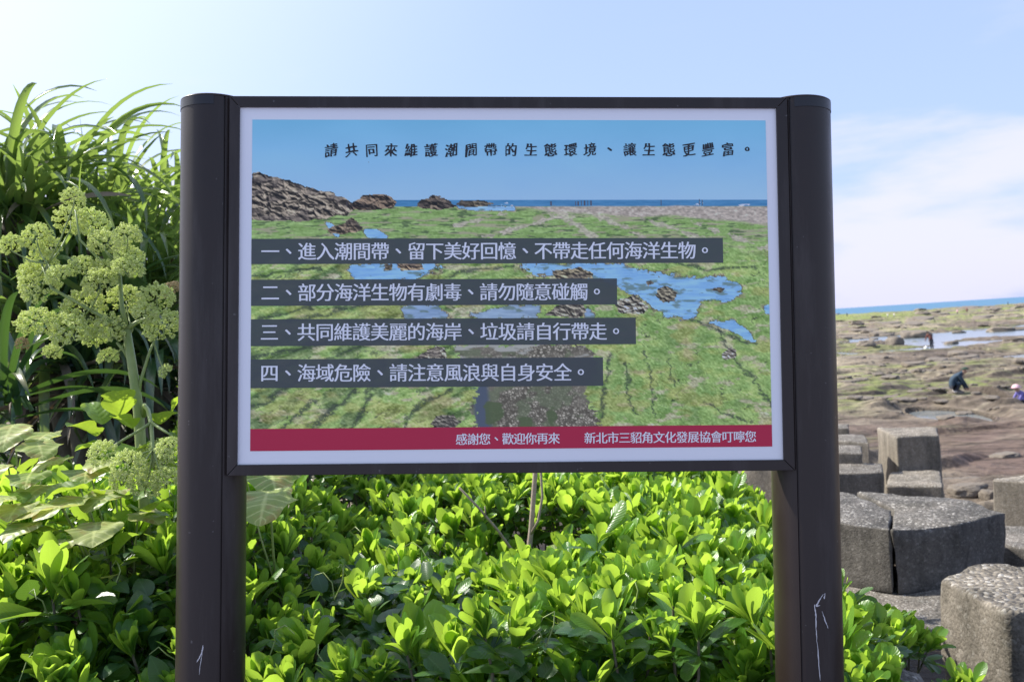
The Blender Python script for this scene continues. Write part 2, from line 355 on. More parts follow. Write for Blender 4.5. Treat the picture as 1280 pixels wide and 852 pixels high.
t.set(Base_Color=c, Roughness=0.85, Specular_IOR_Level=0.3); b = t.bump(n2.outputs[0], 0.6, 0.5); b = t.bump(n3.outputs[0], 0.8, 0.35, b); t.bump(n1.outputs[0], 0.9, 0.12, b); M['reef'] = t.m
tag(link('ground', me, M['reef']), kind='structure')

wa = np.radians(np.linspace(-80, 85, 60)); wd = np.geomspace(4.5, 40000, 60); A, D = np.meshgrid(wa, wd)
me = np_mesh('sea', np.stack([np.sin(A) * D, np.cos(A) * D, np.zeros_like(A)], -1), (lambda i: np.stack([i, i + 60, i + 61, i + 1], 1))(np.arange(59 * 60).reshape(59, 60)[:, :-1].ravel()), True)
t = MT('sea_water'); g = t.n('ShaderNodeNewGeometry'); s = t.n('ShaderNodeSeparateXYZ'); t.l(g.outputs['Position'], s.inputs[0])
fr = t.n('ShaderNodeMapRange'); t.l(s.outputs[1], fr.inputs[0]); fr.inputs[1].default_value = 60; fr.inputs[2].default_value = 420
c = t.mix(fr.outputs[0], (0.20, 0.22, 0.22), (0.075, 0.18, 0.28))
cm = t.n('ShaderNodeMapping'); cm.inputs['Scale'].default_value = (0.5, 1.2, 1); t.l(g.outputs['Position'], cm.inputs[0])
wv = t.n('ShaderNodeTexNoise'); wv.inputs['Scale'].default_value = 0.8; wv.inputs['Detail'].default_value = 5; t.l(cm.outputs[0], wv.inputs['Vector'])
foam = t.n('ShaderNodeTexNoise'); foam.inputs['Scale'].default_value = 0.16; foam.inputs['Detail'].default_value = 6; foam.inputs['Roughness'].default_value = 0.7; t.l(cm.outputs[0], foam.inputs['Vector'])
fk = t.ramp(foam.outputs[0], [(0.62, (0, 0, 0)), (0.70, (1, 1, 1))])
near = t.n('ShaderNodeMapRange'); t.l(s.outputs[1], near.inputs[0]); near.inputs[1].default_value = 70; near.inputs[2].default_value = 110; near.inputs[3].default_value = 0; near.inputs[4].default_value = 0.6
c = t.mix(t.math('MULTIPLY', fk, near.outputs[0]), c, (0.75, 0.78, 0.8))
rr = t.n('ShaderNodeMapRange'); t.l(s.outputs[1], rr.inputs[0]); rr.inputs[1].default_value = 45; rr.inputs[2].default_value = 300; rr.inputs[3].default_value = 0.08; rr.inputs[4].default_value = 0.5
t.set(Base_Color=c, Roughness=rr.outputs[0], Specular_IOR_Level=0.5, IOR=1.33)
bs = t.n('ShaderNodeMapRange'); t.l(s.outputs[1], bs.inputs[0]); bs.inputs[1].default_value = 50; bs.inputs[2].default_value = 200; bs.inputs[3].default_value = 0.03; bs.inputs[4].default_value = 0.8
bp = t.n('ShaderNodeBump'); bp.inputs['Distance'].default_value = 0.35; t.l(bs.outputs[0], bp.inputs['Strength']); t.l(wv.outputs[0], bp.inputs['Height']); t.l(bp.outputs[0], t.p.inputs['Normal'])
tag(link('sea', me, t.m), kind='structure')

# ------------------------------------------------------------------ concrete blocks of the sea wall
def rough_block(name, polys, mat, label, bevel=0.018, amp=0.013, sub=3, seed=0, taper=0.0, lean=(0, 0), round_top=0.0):
    """polys: list of (top polygon in world xy, top z, bottom z)."""
    bm = bmesh.new()
    c0 = sum((Vector((p.x, p.y, 0)) for p in polys[0][0]), Vector()) / len(polys[0][0])
    zb = min(p[2] for p in polys); org = Vector((c0.x, c0.y, zb))
    for poly, zt, z0 in polys:
        pc = sum((Vector((p.x, p.y, 0)) for p in poly), Vector()) / len(poly)
        top = [bm.verts.new((p.x - org.x, p.y - org.y, zt - zb + (p.z if len(p) > 2 else 0))) for p in poly]
        bot = [bm.verts.new(((p.x - pc.x) * (1 - taper) + pc.x - org.x + lean[0], (p.y - pc.y) * (1 - taper) + pc.y - org.y + lean[1], z0 - zb)) for p in poly]
        n = len(poly); bm.faces.new(top); bm.faces.new(bot[::-1])
        for i in range(n): bm.faces.new((top[i], bot[i], bot[(i + 1) % n], top[(i + 1) % n]))
    bmesh.ops.recalc_face_normals(bm, faces=bm.faces[:])
    bmesh.ops.bevel(bm, geom=bm.edges[:], offset=bevel, segments=3, affect='EDGES', profile=0.5)
    for _ in range(sub):
        es = [e for e in bm.edges if e.calc_length() > 0.05]
        bmesh.ops.subdivide_edges(bm, edges=es, cuts=1, use_grid_fill=True)
    bmesh.ops.triangulate(bm, faces=[f for f in bm.faces if len(f.verts) > 4])
    bm.normal_update()
    so_ = Vector((seed * 3.7, seed * 1.9, seed * 5.1))
    for v in bm.verts:
        p = v.co * 1.0 + so_
        k = mnoise.noise(p * 3.5) * amp * 1.6 + mnoise.noise(p * 13) * amp + mnoise.noise(p * 37) * amp * 0.5
        v.co = v.co + v.normal * k
    me = bpy.data.meshes.new(name); bm.to_mesh(me); bm.free()
    for p in me.polygons: p.use_smooth = True
    o = link(name, me, mat); o.location = org
    return tag(o, label, 'concrete block', 'concrete blocks of the sea wall')
def topz(pts, z): return [Vector((*atz(a, b, z).xy,)) for a, b in pts]
def V2(pts): return [Vector((p.x, p.y, 0)) for p in pts]
def blk(pts, zt, h, mat, label, **kw):
    return rough_block('concrete_block', [(V2(topz(pts, zt)), zt, zt - h)], M[mat], label, **kw)
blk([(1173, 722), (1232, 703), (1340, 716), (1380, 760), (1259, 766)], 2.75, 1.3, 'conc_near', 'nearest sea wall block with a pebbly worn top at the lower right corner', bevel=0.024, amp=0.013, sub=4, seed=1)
blk([(1115, 663), (1116, 636), (1072, 615), (1187, 621), (1258, 640), (1198, 655)], 2.4, 0.47, 'conc_shaded', 'wide six sided sea wall block with dark shaded front in the middle of the pile', bevel=0.014, seed=2, taper=0.06)
blk([(1000, 648), (1112, 661), (1113, 637), (1068, 617), (1000, 608)], 2.405, 0.47, 'conc_shaded', 'dark fronted block just right of the right post, split from its neighbour by a crack', bevel=0.014, seed=3)
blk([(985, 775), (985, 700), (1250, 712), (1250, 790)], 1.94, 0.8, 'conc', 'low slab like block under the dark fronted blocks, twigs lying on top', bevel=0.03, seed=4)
zs = 2.13
pd = topz([(1120, 546), (1174, 543), (1171, 534), (1096, 534)], zs)
zl = 1.66; led = topz([(1107, 607), (1179, 607), (1176, 588), (1113, 588)], zl)
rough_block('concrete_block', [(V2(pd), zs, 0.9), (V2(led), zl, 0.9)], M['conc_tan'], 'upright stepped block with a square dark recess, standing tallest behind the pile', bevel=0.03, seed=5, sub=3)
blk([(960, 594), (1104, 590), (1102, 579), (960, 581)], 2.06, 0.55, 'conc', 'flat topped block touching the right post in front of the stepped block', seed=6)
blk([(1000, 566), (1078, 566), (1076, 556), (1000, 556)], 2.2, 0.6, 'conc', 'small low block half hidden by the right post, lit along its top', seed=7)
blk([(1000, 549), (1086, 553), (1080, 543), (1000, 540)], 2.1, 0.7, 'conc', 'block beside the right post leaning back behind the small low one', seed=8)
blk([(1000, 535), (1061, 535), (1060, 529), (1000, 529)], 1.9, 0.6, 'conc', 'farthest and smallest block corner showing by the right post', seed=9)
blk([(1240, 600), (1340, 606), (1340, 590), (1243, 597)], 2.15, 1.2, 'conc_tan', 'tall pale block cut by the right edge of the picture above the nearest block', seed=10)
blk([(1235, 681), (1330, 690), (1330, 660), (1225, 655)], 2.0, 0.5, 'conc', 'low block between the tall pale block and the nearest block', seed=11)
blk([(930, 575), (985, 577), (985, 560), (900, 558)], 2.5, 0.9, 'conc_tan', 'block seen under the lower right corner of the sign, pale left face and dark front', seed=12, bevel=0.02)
blk([(1035, 850), (1062, 806), (1105, 808), (1160, 838), (1200, 880), (1120, 960), (1020, 930)], 2.84, 0.6, 'conc_shaded', 'rounded gravelly block at the bottom edge beside the right post', bevel=0.10, amp=0.018, seed=13)

# loose rocks
t = MT('brown_rock'); n1 = t.tex('Noise', 4, 7, 0.65); n2 = t.tex('Noise', 22, 5); oi = t.n('ShaderNodeObjectInfo')
c = t.mix(n1.outputs[0], (0.095, 0.080, 0.064), (0.29, 0.25, 0.205)); c = t.mix(t.math('MULTIPLY', oi.outputs['Random'], 0.6), c, (0.21, 0.175, 0.135))
t.set(Base_Color=c, Roughness=0.85, Specular_IOR_Level=0.3); b = t.bump(n1.outputs[0], 0.7, 0.08); t.bump(n2.outputs[0], 0.5, 0.02, b); M['rock'] = t.m
def rock_mesh(seed, flat=0.55):
    bm = bmesh.new(); bmesh.ops.create_icosphere(bm, subdivisions=4, radius=1.0); o = Vector((seed * 2.3, seed * 4.1, seed))
    for v in bm.verts:
        p = v.co.copy(); k = 1 + 0.42 * mnoise.noise(p * 0.9 + o) + 0.16 * mnoise.noise(p * 2.6 + o) + 0.06 * mnoise.noise(p * 7 + o)
        q = p * k; q.x = max(-0.85, min(0.9, q.x)); q.z = max(-0.7, min(0.62 + 0.1 * mnoise.noise(p * 2 + o), q.z)) * flat * 1.5; v.co = q
    me = bpy.data.meshes.new('rock'); bm.to_mesh(me); bm.free()
    for p in me.polygons: p.use_smooth = True
    me.materials.append(M['rock']); return me
RM = [rock_mesh(i + 1, 0.45 + 0.1 * (i % 3)) for i in range(6)]
def tz(x, y): return float(terrain(np.array([x]), np.array([y]))[0])
def place_rock(px, py, wpx, hr, label, group=None, i=0, rot=0.0):
    p = atz(px, py, 0.3)
    for _ in range(3): p = atz(px, py, max(0.0, tz(p.x, p.y)))
    d = proj([p])[2][0]; r = wpx / 2 / F * d
    o = bpy.data.objects.new('rock', RM[i % 6]); COL.objects.link(o); o.scale = (r, r * 0.8, r * hr * 1.6); o.rotation_euler = (0.1, 0, rot)
    o.location = (p.x, p.y, max(0.0, tz(p.x, p.y)) + r * hr * 0.25); return tag(o, label, 'rock', group)
for k, (px, py, wp, hr, lb) in enumerate([
    (1205, 608, 52, 0.42, 'dark brown boulder lying right of the stepped block'), (1236, 614, 26, 0.8, 'reddish boulder wedged against the tall pale block'),
    (1208, 622, 54, 0.28, 'flat brown rock in front of the dark boulder by the stepped block'), (1181, 528, 24, 0.3, 'long dark rock at the near edge of the shallow pool'),
    (1083, 434, 26, 0.45, 'dark rounded rock at the left end of the near water'), (1118, 431, 26, 0.6, 'greenish rock in the water left of the standing person'),
    (1189, 430, 19, 0.45, 'dark rock just right of the standing person at the water'), (1182, 452, 34, 0.22, 'long reddish ledge rock below the standing person'),
    (1252, 414, 40, 0.22, 'low greenish rock sticking out of the open water on the right'), (1270, 428, 34, 0.35, 'tan rock on the right edge at the near shore'),
    (1256, 570, 40, 0.2, 'flat purplish rock on the brown slope at the right edge'), (1145, 422, 40, 0.35, 'broad greenish rock behind the standing person')]):
    place_rock(px, py, wp, hr, lb, 'rocks on the reef flat', k, k * 1.7)
for k in range(120):
    px = random.uniform(1046, 1285); py = 445 + 75 * random.random() ** 1.2 + random.uniform(-3, 3)
    if 1135 < px < 1235 and 508 < py < 535: continue
    if k % 2: py = 462 + (px - 1050) * -0.03 + random.gauss(0, 4)
    place_rock(px, py, random.uniform(4, 13), random.uniform(0.25, 0.55), 'small weathered brown rock lying loose on the reef flat', 'small loose rocks on the reef flat', k, random.uniform(0, 6))
for k in range(64):
    px = random.uniform(1046, 1285); py = 392 + 30 * random.random() - (px - 1046) * 0.035
    place_rock(px, py, random.uniform(5, 24), random.uniform(0.14, 0.34), 'dark rock of the outer reef beyond the near water', 'dark rocks of the outer reef', k, random.uniform(0, 6))

for (xa, ya, xb, yb, cnt, wmn, wmx) in ((1048, 478, 1165, 462, 13, 9, 26), (1135, 457, 1245, 443, 10, 12, 34), (1050, 500, 1205, 491, 15, 9, 26), (1048, 412, 1175, 403, 13, 14, 40), (1050, 449, 1120, 447, 6, 8, 22), (1170, 398, 1285, 391, 9, 14, 36), (1190, 500, 1285, 488, 8, 10, 24), (1050, 425, 1120, 420, 8, 10, 26)):
    for k in range(cnt):
        f = (k + random.random()) / cnt; place_rock(xa + (xb - xa) * f, ya + (yb - ya) * f + random.gauss(0, 1.3), random.uniform(wmn, wmx), random.uniform(.12, .3), 'low ledge rock in a broken row across the reef flat', 'ledge rocks in rows on the reef flat', k, random.gauss(0.1, .35))
for k in range(15):
    px = 1178 + k * 7.5 + random.uniform(-3, 3); py = 385.6 - (px - 1045) * .0634 + random.uniform(10.5, 13.5)
    place_rock(px, py, random.uniform(10, 26), random.uniform(.12, .22), 'dark ledge rock far out along the sea edge of the reef', 'far ledge rocks at the sea edge', k, random.uniform(-.2, .2))

# ------------------------------------------------------------------ people on the reef
M['jacket_navy'] = plain('navy_jacket', (0.02, 0.045, 0.075), 0.8); M['cap_green'] = plain('dark_green_cap', (0.02, 0.05, 0.03), 0.8)
M['shirt_red'] = plain('red_brown_shirt', (0.16, 0.055, 0.045), 0.8); M['trousers'] = plain('dark_trousers', (0.03, 0.035, 0.05), 0.85)
M['skin'] = plain('skin', (0.42, 0.25, 0.17), 0.6); M['pale_cloth'] = plain('pale_cloth', (0.62, 0.60, 0.58), 0.8); M['pink'] = plain('pink_hat_cloth', (0.72, 0.45, 0.50), 0.8)
M['violet'] = plain('violet_jacket', (0.18, 0.16, 0.42), 0.8); M['hair'] = plain('black_hair', (0.012, 0.011, 0.010), 0.5); M['white_bag'] = plain('white_bag_plastic', (0.75, 0.75, 0.73), 0.5)
def skin_body(name, joints, edges, mats, zones, parent, sub=2):
    """one continuous body grown along a skeleton; zones(center)->material index"""
    me = bpy.data.meshes.new(name); me.from_pydata([j[0] for j in joints], edges, [])
    o = bpy.data.objects.new(name, me); COL.objects.link(o)
    md = o.modifiers.new('skin', 'SKIN'); o.modifiers.new('sub', 'SUBSURF').levels = sub
    for sv, j in zip(me.skin_vertices[0].data, joints): sv.radius = (j[1], j[1])
    me.skin_vertices[0].data[0].use_root = True
    dg = bpy.context.evaluated_depsgraph_get(); ev = bpy.data.meshes.new_from_object(o.evaluated_get(dg))
    bpy.data.objects.remove(o); ev.name = name
    for m in mats: ev.materials.append(m)
    for p in ev.polygons: p.use_smooth = True; p.material_index = zones(p.center)
    ob = bpy.data.objects.new(name, ev); COL.objects.link(ob); ob.parent = parent; return ob
def ball(name, c, r, mat, parent, flat=False):
    bm = bmesh.new(); bmesh.ops.create_uvsphere(bm, u_segments=14, v_segments=9, radius=1)
    for v in bm.verts:
        if flat and v.co.z < 0: v.co.z *= 0.15; v.co.x *= 1.25; v.co.y *= 1.25
        v.co = Vector((v.co.x * r[0], v.co.y * r[1], v.co.z * r[2])) + Vector(c)
    me = bpy.data.meshes.new(name); bm.to_mesh(me); bm.free()
    for p in me.polygons: p.use_smooth = True
    return link(name, me, mat, parent)
def ground_at(px, py):
    p = atz(px, py, 0.1)
    for _ in range(4): p = atz(px, py, max(0, tz(p.x, p.y)))
    return Vector((p.x, p.y, max(0, tz(p.x, p.y)) - 0.01))
# crouching, facing right, arms reaching down
g = ground_at(1196, 489)
pr = empty('person', g, 'person in dark navy jacket and dark cap crouching on the reef', 'person'); pr.rotation_euler = (0, 0, R(-12)); pr.scale = (1.0,) * 3
J = [((-0.22, 0, 0.36), .16), ((-0.08, 0, 0.58), .175), ((0.10, 0, 0.74), .16), ((0.22, 0, 0.80), .07), ((0.32, 0, 0.86), .105), ((0.37, 0, 0.92), .09),
     ((0.06, .20, .72), .08), ((0.20, .24, .46), .06), ((0.34, .18, .22), .045), ((0.38, .16, .13), .04), ((0.06, -.20, .72), .08), ((0.22, -.24, .48), .06), ((0.36, -.16, .24), .045), ((0.41, -.14, .15), .04),
     ((-0.2, .12, .33), .12), ((0.14, .17, .44), .09), ((-0.10, .15, .10), .06), ((-0.12, .15, .05), .05), ((0.08, .16, .04), .045), ((-0.2, -.12, .33), .12), ((0.14, -.17, .44), .09), ((-0.10, -.15, .10), .06), ((-0.12, -.15, .05), .05), ((0.08, -.16, .04), .045)]
Ed = [(0, 1), (1, 2), (2, 3), (3, 4), (4, 5), (2, 6), (6, 7), (7, 8), (8, 9), (2, 10), (10, 11), (11, 12), (12, 13), (0, 14), (14, 15), (15, 16), (16, 17), (17, 18), (0, 19), (19, 20), (20, 21), (21, 22), (22, 23)]
def zc(c):
    if c.x > 0.24 and c.z > 0.74: return 2
    if c.x > 0.33 and c.z < 0.22: return 2
    if c.z < 0.14 and c.x < 0.25: return 3
    if c.x < 0.3 and c.z < 0.36 and abs(c.y) < .3: return 1
    return 0
skin_body('body', J, Ed, [M['jacket_navy'], M['trousers'], M['skin'], M['pale_cloth']], zc, pr)
ball('cap', (0.345, 0, 0.945), (.125, .115, .085), M['cap_green'], pr, True)
# standing, bent forward at the water
g = ground_at(1165, 437)
pr = empty('person', g, 'person in red brown top and dark trousers standing bent at the edge of the water', 'person'); pr.rotation_euler = (0, 0, R(200))
J = [((0, 0, .88), .15), ((0.10, 0, 1.08), .15), ((0.24, 0, 1.30), .16), ((0.33, 0, 1.40), .06), ((0.40, 0, 1.47), .10), ((0.43, 0, 1.56), .085),
     ((0.24, .2, 1.28), .075), ((0.36, .22, 1.02), .055), ((0.46, .2, .80), .042), ((0.48, .2, .72), .04), ((0.24, -.2, 1.28), .075), ((0.38, -.22, 1.04), .055), ((0.48, -.18, .82), .042), ((0.50, -.18, .74), .04),
     ((0, .10, .82), .10), ((0.04, .12, .46), .075), ((-0.02, .13, .08), .05), ((.14, .14, .04), .045), ((0, -.10, .82), .10), ((0.02, -.12, .46), .075), ((-0.06, -.13, .08), .05), ((.10, -.14, .04), .045)]
Ed = [(0, 1), (1, 2), (2, 3), (3, 4), (4, 5), (2, 6), (6, 7), (7, 8), (8, 9), (2, 10), (10, 11), (11, 12), (12, 13), (0, 14), (14, 15), (15, 16), (16, 17), (0, 18), (18, 19), (19, 20), (20, 21)]
def zs_(c):
    if c.x > 0.30 and c.z > 1.34: return 2
    if c.z < 0.80 and c.x > 0.4: return 2
    return 0 if c.z > 0.9 else 1
skin_body('body', J, Ed, [M['shirt_red'], M['trousers'], M['skin']], zs_, pr)
ball('hair', (0.405, 0, 1.54), (.105, .105, .10), M['hair'], pr)
bag = MB(); bag.tube([(0, 0, 0.0), (0, 0, .06), (0, 0, .22), (0, 0, .30), (0.02, 0, .36)], [.14, .20, .19, .09, .03], 10)
bo = bag.build('carrier_bag', M['white_bag'], None, True); g2 = ground_at(1158, 437); bo.location = g2; tag(bo, 'small white carrier bag on the rock at the standing person\'s feet', 'bag')
# child at the right edge
g = ground_at(1277, 508)
pr = empty('person', g, 'child in pink sun hat and violet jacket squatting at the right edge of the picture', 'person'); pr.rotation_euler = (0, 0, R(190))
J2 = [((-0.16, 0, 0.26), .13), ((-0.05, 0, 0.42), .135), ((0.06, 0, 0.54), .12), ((0.12, 0, 0.60), .055), ((0.17, 0, 0.67), .095), ((0.20, 0, 0.74), .08),
      ((0.04, .15, .52), .06), ((0.16, .17, .34), .045), ((0.24, .13, .18), .035), ((0.27, .12, .12), .03), ((0.04, -.15, .52), .06), ((0.16, -.17, .34), .045), ((0.24, -.13, .18), .035), ((0.27, -.12, .12), .03),
      ((-0.14, .09, .24), .09), ((0.10, .12, .32), .07), ((-0.07, .11, .08), .045), ((-0.08, .11, .04), .04), ((0.06, .12, .03), .035), ((-0.14, -.09, .24), .09), ((0.10, -.12, .32), .07), ((-0.07, -.11, .08), .045), ((-0.08, -.11, .04), .04), ((0.06, -.12, .03), .035)]
E2 = [(0, 1), (1, 2), (2, 3), (3, 4), (4, 5), (2, 6), (6, 7), (7, 8), (8, 9), (2, 10), (10, 11), (11, 12), (12, 13), (0, 14), (14, 15), (15, 16), (16, 17), (17, 18), (0, 19), (19, 20), (20, 21), (21, 22), (22, 23)]
skin_body('body', J2, E2, [M['violet'], M['trousers'], M['skin']], lambda c: 2 if (c.x > 0.1 and c.z > .57) or (c.x > .23 and c.z < .2) else (1 if c.z < .27 else 0), pr)
ball('sun_hat', (0.18, 0, 0.72), (.15, .15, .13), M['pink'], pr, True)
# far away on the outer reef
far_mats = [M['trousers'], M['pale_cloth'], M['pale_cloth'], M['pink'], M['shirt_red'], M['jacket_navy']]
FJ = [((0, 0, .9), .15), ((0, 0, 1.15), .15), ((0, 0, 1.38), .16), ((0, 0, 1.5), .06), ((0, 0, 1.6), .10), ((0, 0, 1.7), .08), ((0, .21, 1.36), .07), ((0.02, .27, 1.08), .055), ((.08, .27, .84), .04), ((0, -.21, 1.36), .07), ((0.02, -.27, 1.08), .055), ((.08, -.27, .84), .04),
      ((0, .1, .84), .1), ((.02, .12, .45), .07), ((0, .13, .06), .05), ((.12, .13, .04), .045), ((0, -.1, .84), .1), ((.02, -.12, .45), .07), ((0, -.13, .06), .05), ((.12, -.13, .04), .045)]
FE = [(0, 1), (1, 2), (2, 3), (3, 4), (4, 5), (2, 6), (6, 7), (7, 8), (2, 9), (9, 10), (10, 11), (0, 12), (12, 13), (13, 14), (14, 15), (0, 16), (16, 17), (17, 18), (18, 19)]
for k, (px, py, lb) in enumerate([(1059, 397.5, 'tiny far person in dark clothes left on the green outer reef'), (1110, 402, 'left one of two tiny far people in pale clothes on the outer reef'), (1118, 402, 'right one of two tiny far people in pale clothes on the outer reef'),
                                  (1197, 397, 'tiny far person in pink on the outer reef'), (1209, 397, 'tiny far person in red on the outer reef'), (1260, 381, 'tiny far dark person standing against the sea on the right')]):
    d = [330, 250, 250, 240, 240, 430][k]; p = at(px, py, d); z = max(0.0, tz(p.x, p.y)); 
    pr = empty('person', (p.x, p.y, z), lb, 'person', 'people far out on the reef')
    skin_body('body', FJ, FE, [far_mats[k], M['trousers'], M['skin']], lambda c: 2 if c.z > 1.48 else (0 if c.z > .9 else 1), pr, 1)

# ------------------------------------------------------------------ the information sign
SX = Vector((0.9978, 0.0314, -0.0582)).normalized(); SN = Vector((0.035, -0.9975, 0.0619)); SN = (SN - SX * SN.dot(SX)).normalized(); SU = SN.cross(SX)
SC = Vector((0.007, 2.211, CAMZ + 0.101)); H2 = 0.394; ZB = 1.62
sign = empty('information_sign', SC - SU * ZB, 'large framed information sign on two round dark posts, printed with a shore photograph and rules', 'sign')
sm_ = Matrix((SX, -SN, SU)).transposed().to_4x4(); sm_.translation = SC - SU * ZB; sign.matrix_world = sm_
def SP(px, py, n=0.0):                                            # picture point -> (u, v) on the plane n in front of the sheet
    o = Vector((0, 0, CAMZ)); r = ray(px, py); p0 = SC + SN * n
    p = o + r * ((p0 - o).dot(SN) / r.dot(SN)) - SC
    return p.dot(SX), p.dot(SU)
def L(u, v, n): return (u, -n, v + ZB)                            # sign plane -> the sign's own axes
t = MT('dark_powder_coat'); n1 = t.tex('Noise', 6, 5, 0.6); n2 = t.tex('Noise', 240, 3); n3 = t.tex('Noise', 70, 2, 0.5)
c = t.mix(n1.outputs[0], (0.018, 0.0122, 0.0100), (0.031, 0.0220, 0.0180)); sp = t.ramp(n3.outputs[0], [(0.73, (0, 0, 0)), (0.78, (1, 1, 1))]); c = t.mix(t.math('MULTIPLY', sp, 0.35), c, (0.25, 0.24, 0.24))
rg = t.ramp(n1.outputs[0], [(0.3, (0.30,) * 3), (0.7, (0.44,) * 3)]); t.set(Base_Color=c, Roughness=rg, Specular_IOR_Level=0.38); dm = t.n('ShaderNodeTexNoise'); dm.inputs['Scale'].default_value = 9; dm.inputs['Detail'].default_value = 8; dm.inputs['Roughness'].default_value = 0.7
tcx = t.n('ShaderNodeTexCoord'); mpx = t.n('ShaderNodeMapping'); mpx.inputs['Scale'].default_value = (1, 1, .12); t.l(tcx.outputs['Object'], mpx.inputs[0]); t.l(mpx.outputs[0], dm.inputs['Vector'])
dk = t.ramp(dm.outputs[0], [(0.52, (0, 0, 0)), (0.80, (.5, .5, .5))]); c = t.mix(dk, c, (0.10, 0.088, 0.082)); t.set(Base_Color=c)
t.bump(n2.outputs[0], 0.08, 0.001); M['frame'] = t.m
t = MT('sheet_white'); n1 = t.tex('Noise', 3, 5, 0.6); t.set(Base_Color=t.mix(n1.outputs[0], (0.80, 0.81, 0.83), (0.86, 0.86, 0.88)), Roughness=0.35); M['sheet'] = t.m
M['tape'] = plain('black_tape', (0.014, 0.013, 0.015), 0.35)
M['scratch'] = plain('bare_scratch', (0.62, 0.60, 0.60), 0.6)
M['gap'] = plain('dark_gap', (0.008, 0.008, 0.008), 0.9)
def part(mb, name, mat, parent=None, **kw):
    return mb.build(name, mat, parent or sign, xf=lambda p: L(*p), **kw)
# posts
PR = 0.0745; NC = -0.060                                          # radius, axis behind the sheet plane
uL = (SP(222, 852, NC)[0] + SP(303, 852, NC)[0]) / 2 + 0.001; uR = (SP(970, 852, NC)[0] + SP(1054, 852, NC)[0]) / 2
railT = SP(640, 121, 0.006)[1]; railB = SP(640, 591, 0.006)[1]; topP = railT + 0.001
SEAM = math.radians(30)
posts = []
for sgn, uc in ((1, uL), (-1, uR)):
    mb = MB(); ring = []; N = 72
    for k in range(N):
        a = 2 * math.pi * k / N; r = PR; ring.append((a, r))
    a0 = math.pi / 2 - sgn * SEAM                                 # front is +90 degrees (towards the viewer)
    for da, r in ((-0.028, PR), (-0.020, PR - 0.004), (0.020, PR - 0.004), (0.028, PR)): ring.append((a0 + da, r))
    ring = sorted((x for x in ring if not (abs(x[0] - a0) < 0.027 and x[1] == PR and abs(abs(x[0] - a0) - 0.028) > 1e-6)))
    poly = [(uc + r * math.cos(a), NC + r * math.sin(a)) for a, r in ring]
    n = len(poly); zs2 = [-ZB - 0.05, railB - 0.6, railB, topP]
    vs = [(x, z, y) for z in zs2 for x, y in poly]
    fs = [(i * n + k, i * n + (k + 1) % n, (i + 1) * n + (k + 1) % n, (i + 1) * n + k) for i in range(3) for k in range(n)] + [tuple(range(n)), tuple(3 * n + k for k in range(n))]
    mb.add(vs, fs); po = part(mb, 'post', M['frame'], smooth=False); posts.append(po)
    for p in po.data.polygons: p.use_smooth = len(p.vertices) == 4
    po.data.set_sharp_from_angle(angle=R(35)) if hasattr(po.data, 'set_sharp_from_angle') else None
    cp = MB(); prof = [(PR + 0.0008, topP - 0.001), (PR + 0.0008, topP + 0.002), (PR - 0.003, topP + 0.0045), (PR * 0.6, topP + 0.0075), (0.004, topP + 0.0085)]
    m = 48; vs = [(uc + r * math.cos(2 * math.pi * k / m), z, NC + r * math.sin(2 * math.pi * k / m)) for r, z in prof for k in range(m)]
    fs = [(i * m + k, i * m + (k + 1) % m, (i + 1) * m + (k + 1) % m, (i + 1) * m + k) for i in range(4) for k in range(m)] + [tuple(range(m)), tuple(4 * m + k for k in range(m))]
    cp.add(vs, fs); part(cp, 'post_cap', M['frame'], po, smooth=True)
def strip(mb, uc, a1, a2, v1, v2, r, n=14):
    vs = [(uc + r * math.cos(a1 + (a2 - a1) * k / n), v, NC + r * math.sin(a1 + (a2 - a1) * k / n)) for v in (v1, v2) for k in range(n + 1)]
    mb.add(vs, [(k, k + 1, n + 2 + k, n + 1 + k) for k in range(n)])
tp = MB(); strip(tp, uL, R(210), R(78), topP - 0.021, topP - 0.001, PR + 0.0012, 24); part(tp, 'tape', M['tape'], posts[0], smooth=True)
tp = MB(); strip(tp, uR, R(112), R(-30), topP - 0.023, topP - 0.001, PR + 0.0012, 24); part(tp, 'tape', M['tape'], posts[1], smooth=True)
def cyl_hit(px, py, uc):                                          # picture point -> angle and height on a post
    u0, v0 = SP(px, py, 0.0); u1, v1 = SP(px, py, -0.1)
    best = None
    for k in range(400):
        s = -0.4 + k / 400 * 2.0; u = u0 + (u1 - u0) * s; v = v0 + (v1 - v0) * s; nn = -0.1 * s
        if (u - uc) ** 2 + (nn - NC) ** 2 <= PR ** 2: return math.atan2(nn - NC, u - uc), v
    return math.pi / 2, v0
def scratch(pts, widths, uc, post):
    mb = MB(); q = [cyl_hit(a, b, uc) for a, b in pts]; fine = []; wf = []
    for i in range(len(q) - 1):
        for k in range(6):
            f = k / 6; fine.append((q[i][0] * (1 - f) + q[i + 1][0] * f + random.gauss(0, .006), q[i][1] * (1 - f) + q[i + 1][1] * f)); wf.append((widths[i] * (1 - f) + widths[i + 1] * f) * random.uniform(.5, 1.25))
    fine.append(q[-1]); wf.append(widths[-1] * .3); r = PR + 0.0009
    vs = []
    for i, (a, v) in enumerate(fine):
        j0 = fine[max(i - 1, 0)]; j1 = fine[min(i + 1, len(fine) - 1)]; dx = (j1[0] - j0[0]) * PR; dy = j1[1] - j0[1]; l = math.hypot(dx, dy) or 1
        ox, oy = -dy / l * wf[i] / 2, dx / l * wf[i] / 2
        for s in (1, -1): aa = a + s * ox / PR; vs.append((uc + r * math.cos(aa), v + s * oy, NC + r * math.sin(aa)))
    mb.add(vs, [(2 * i, 2 * i + 1, 2 * i + 3, 2 * i + 2) for i in range(len(fine) - 1)]); part(mb, 'scratch', M['scratch'], post)
mm = 0.001
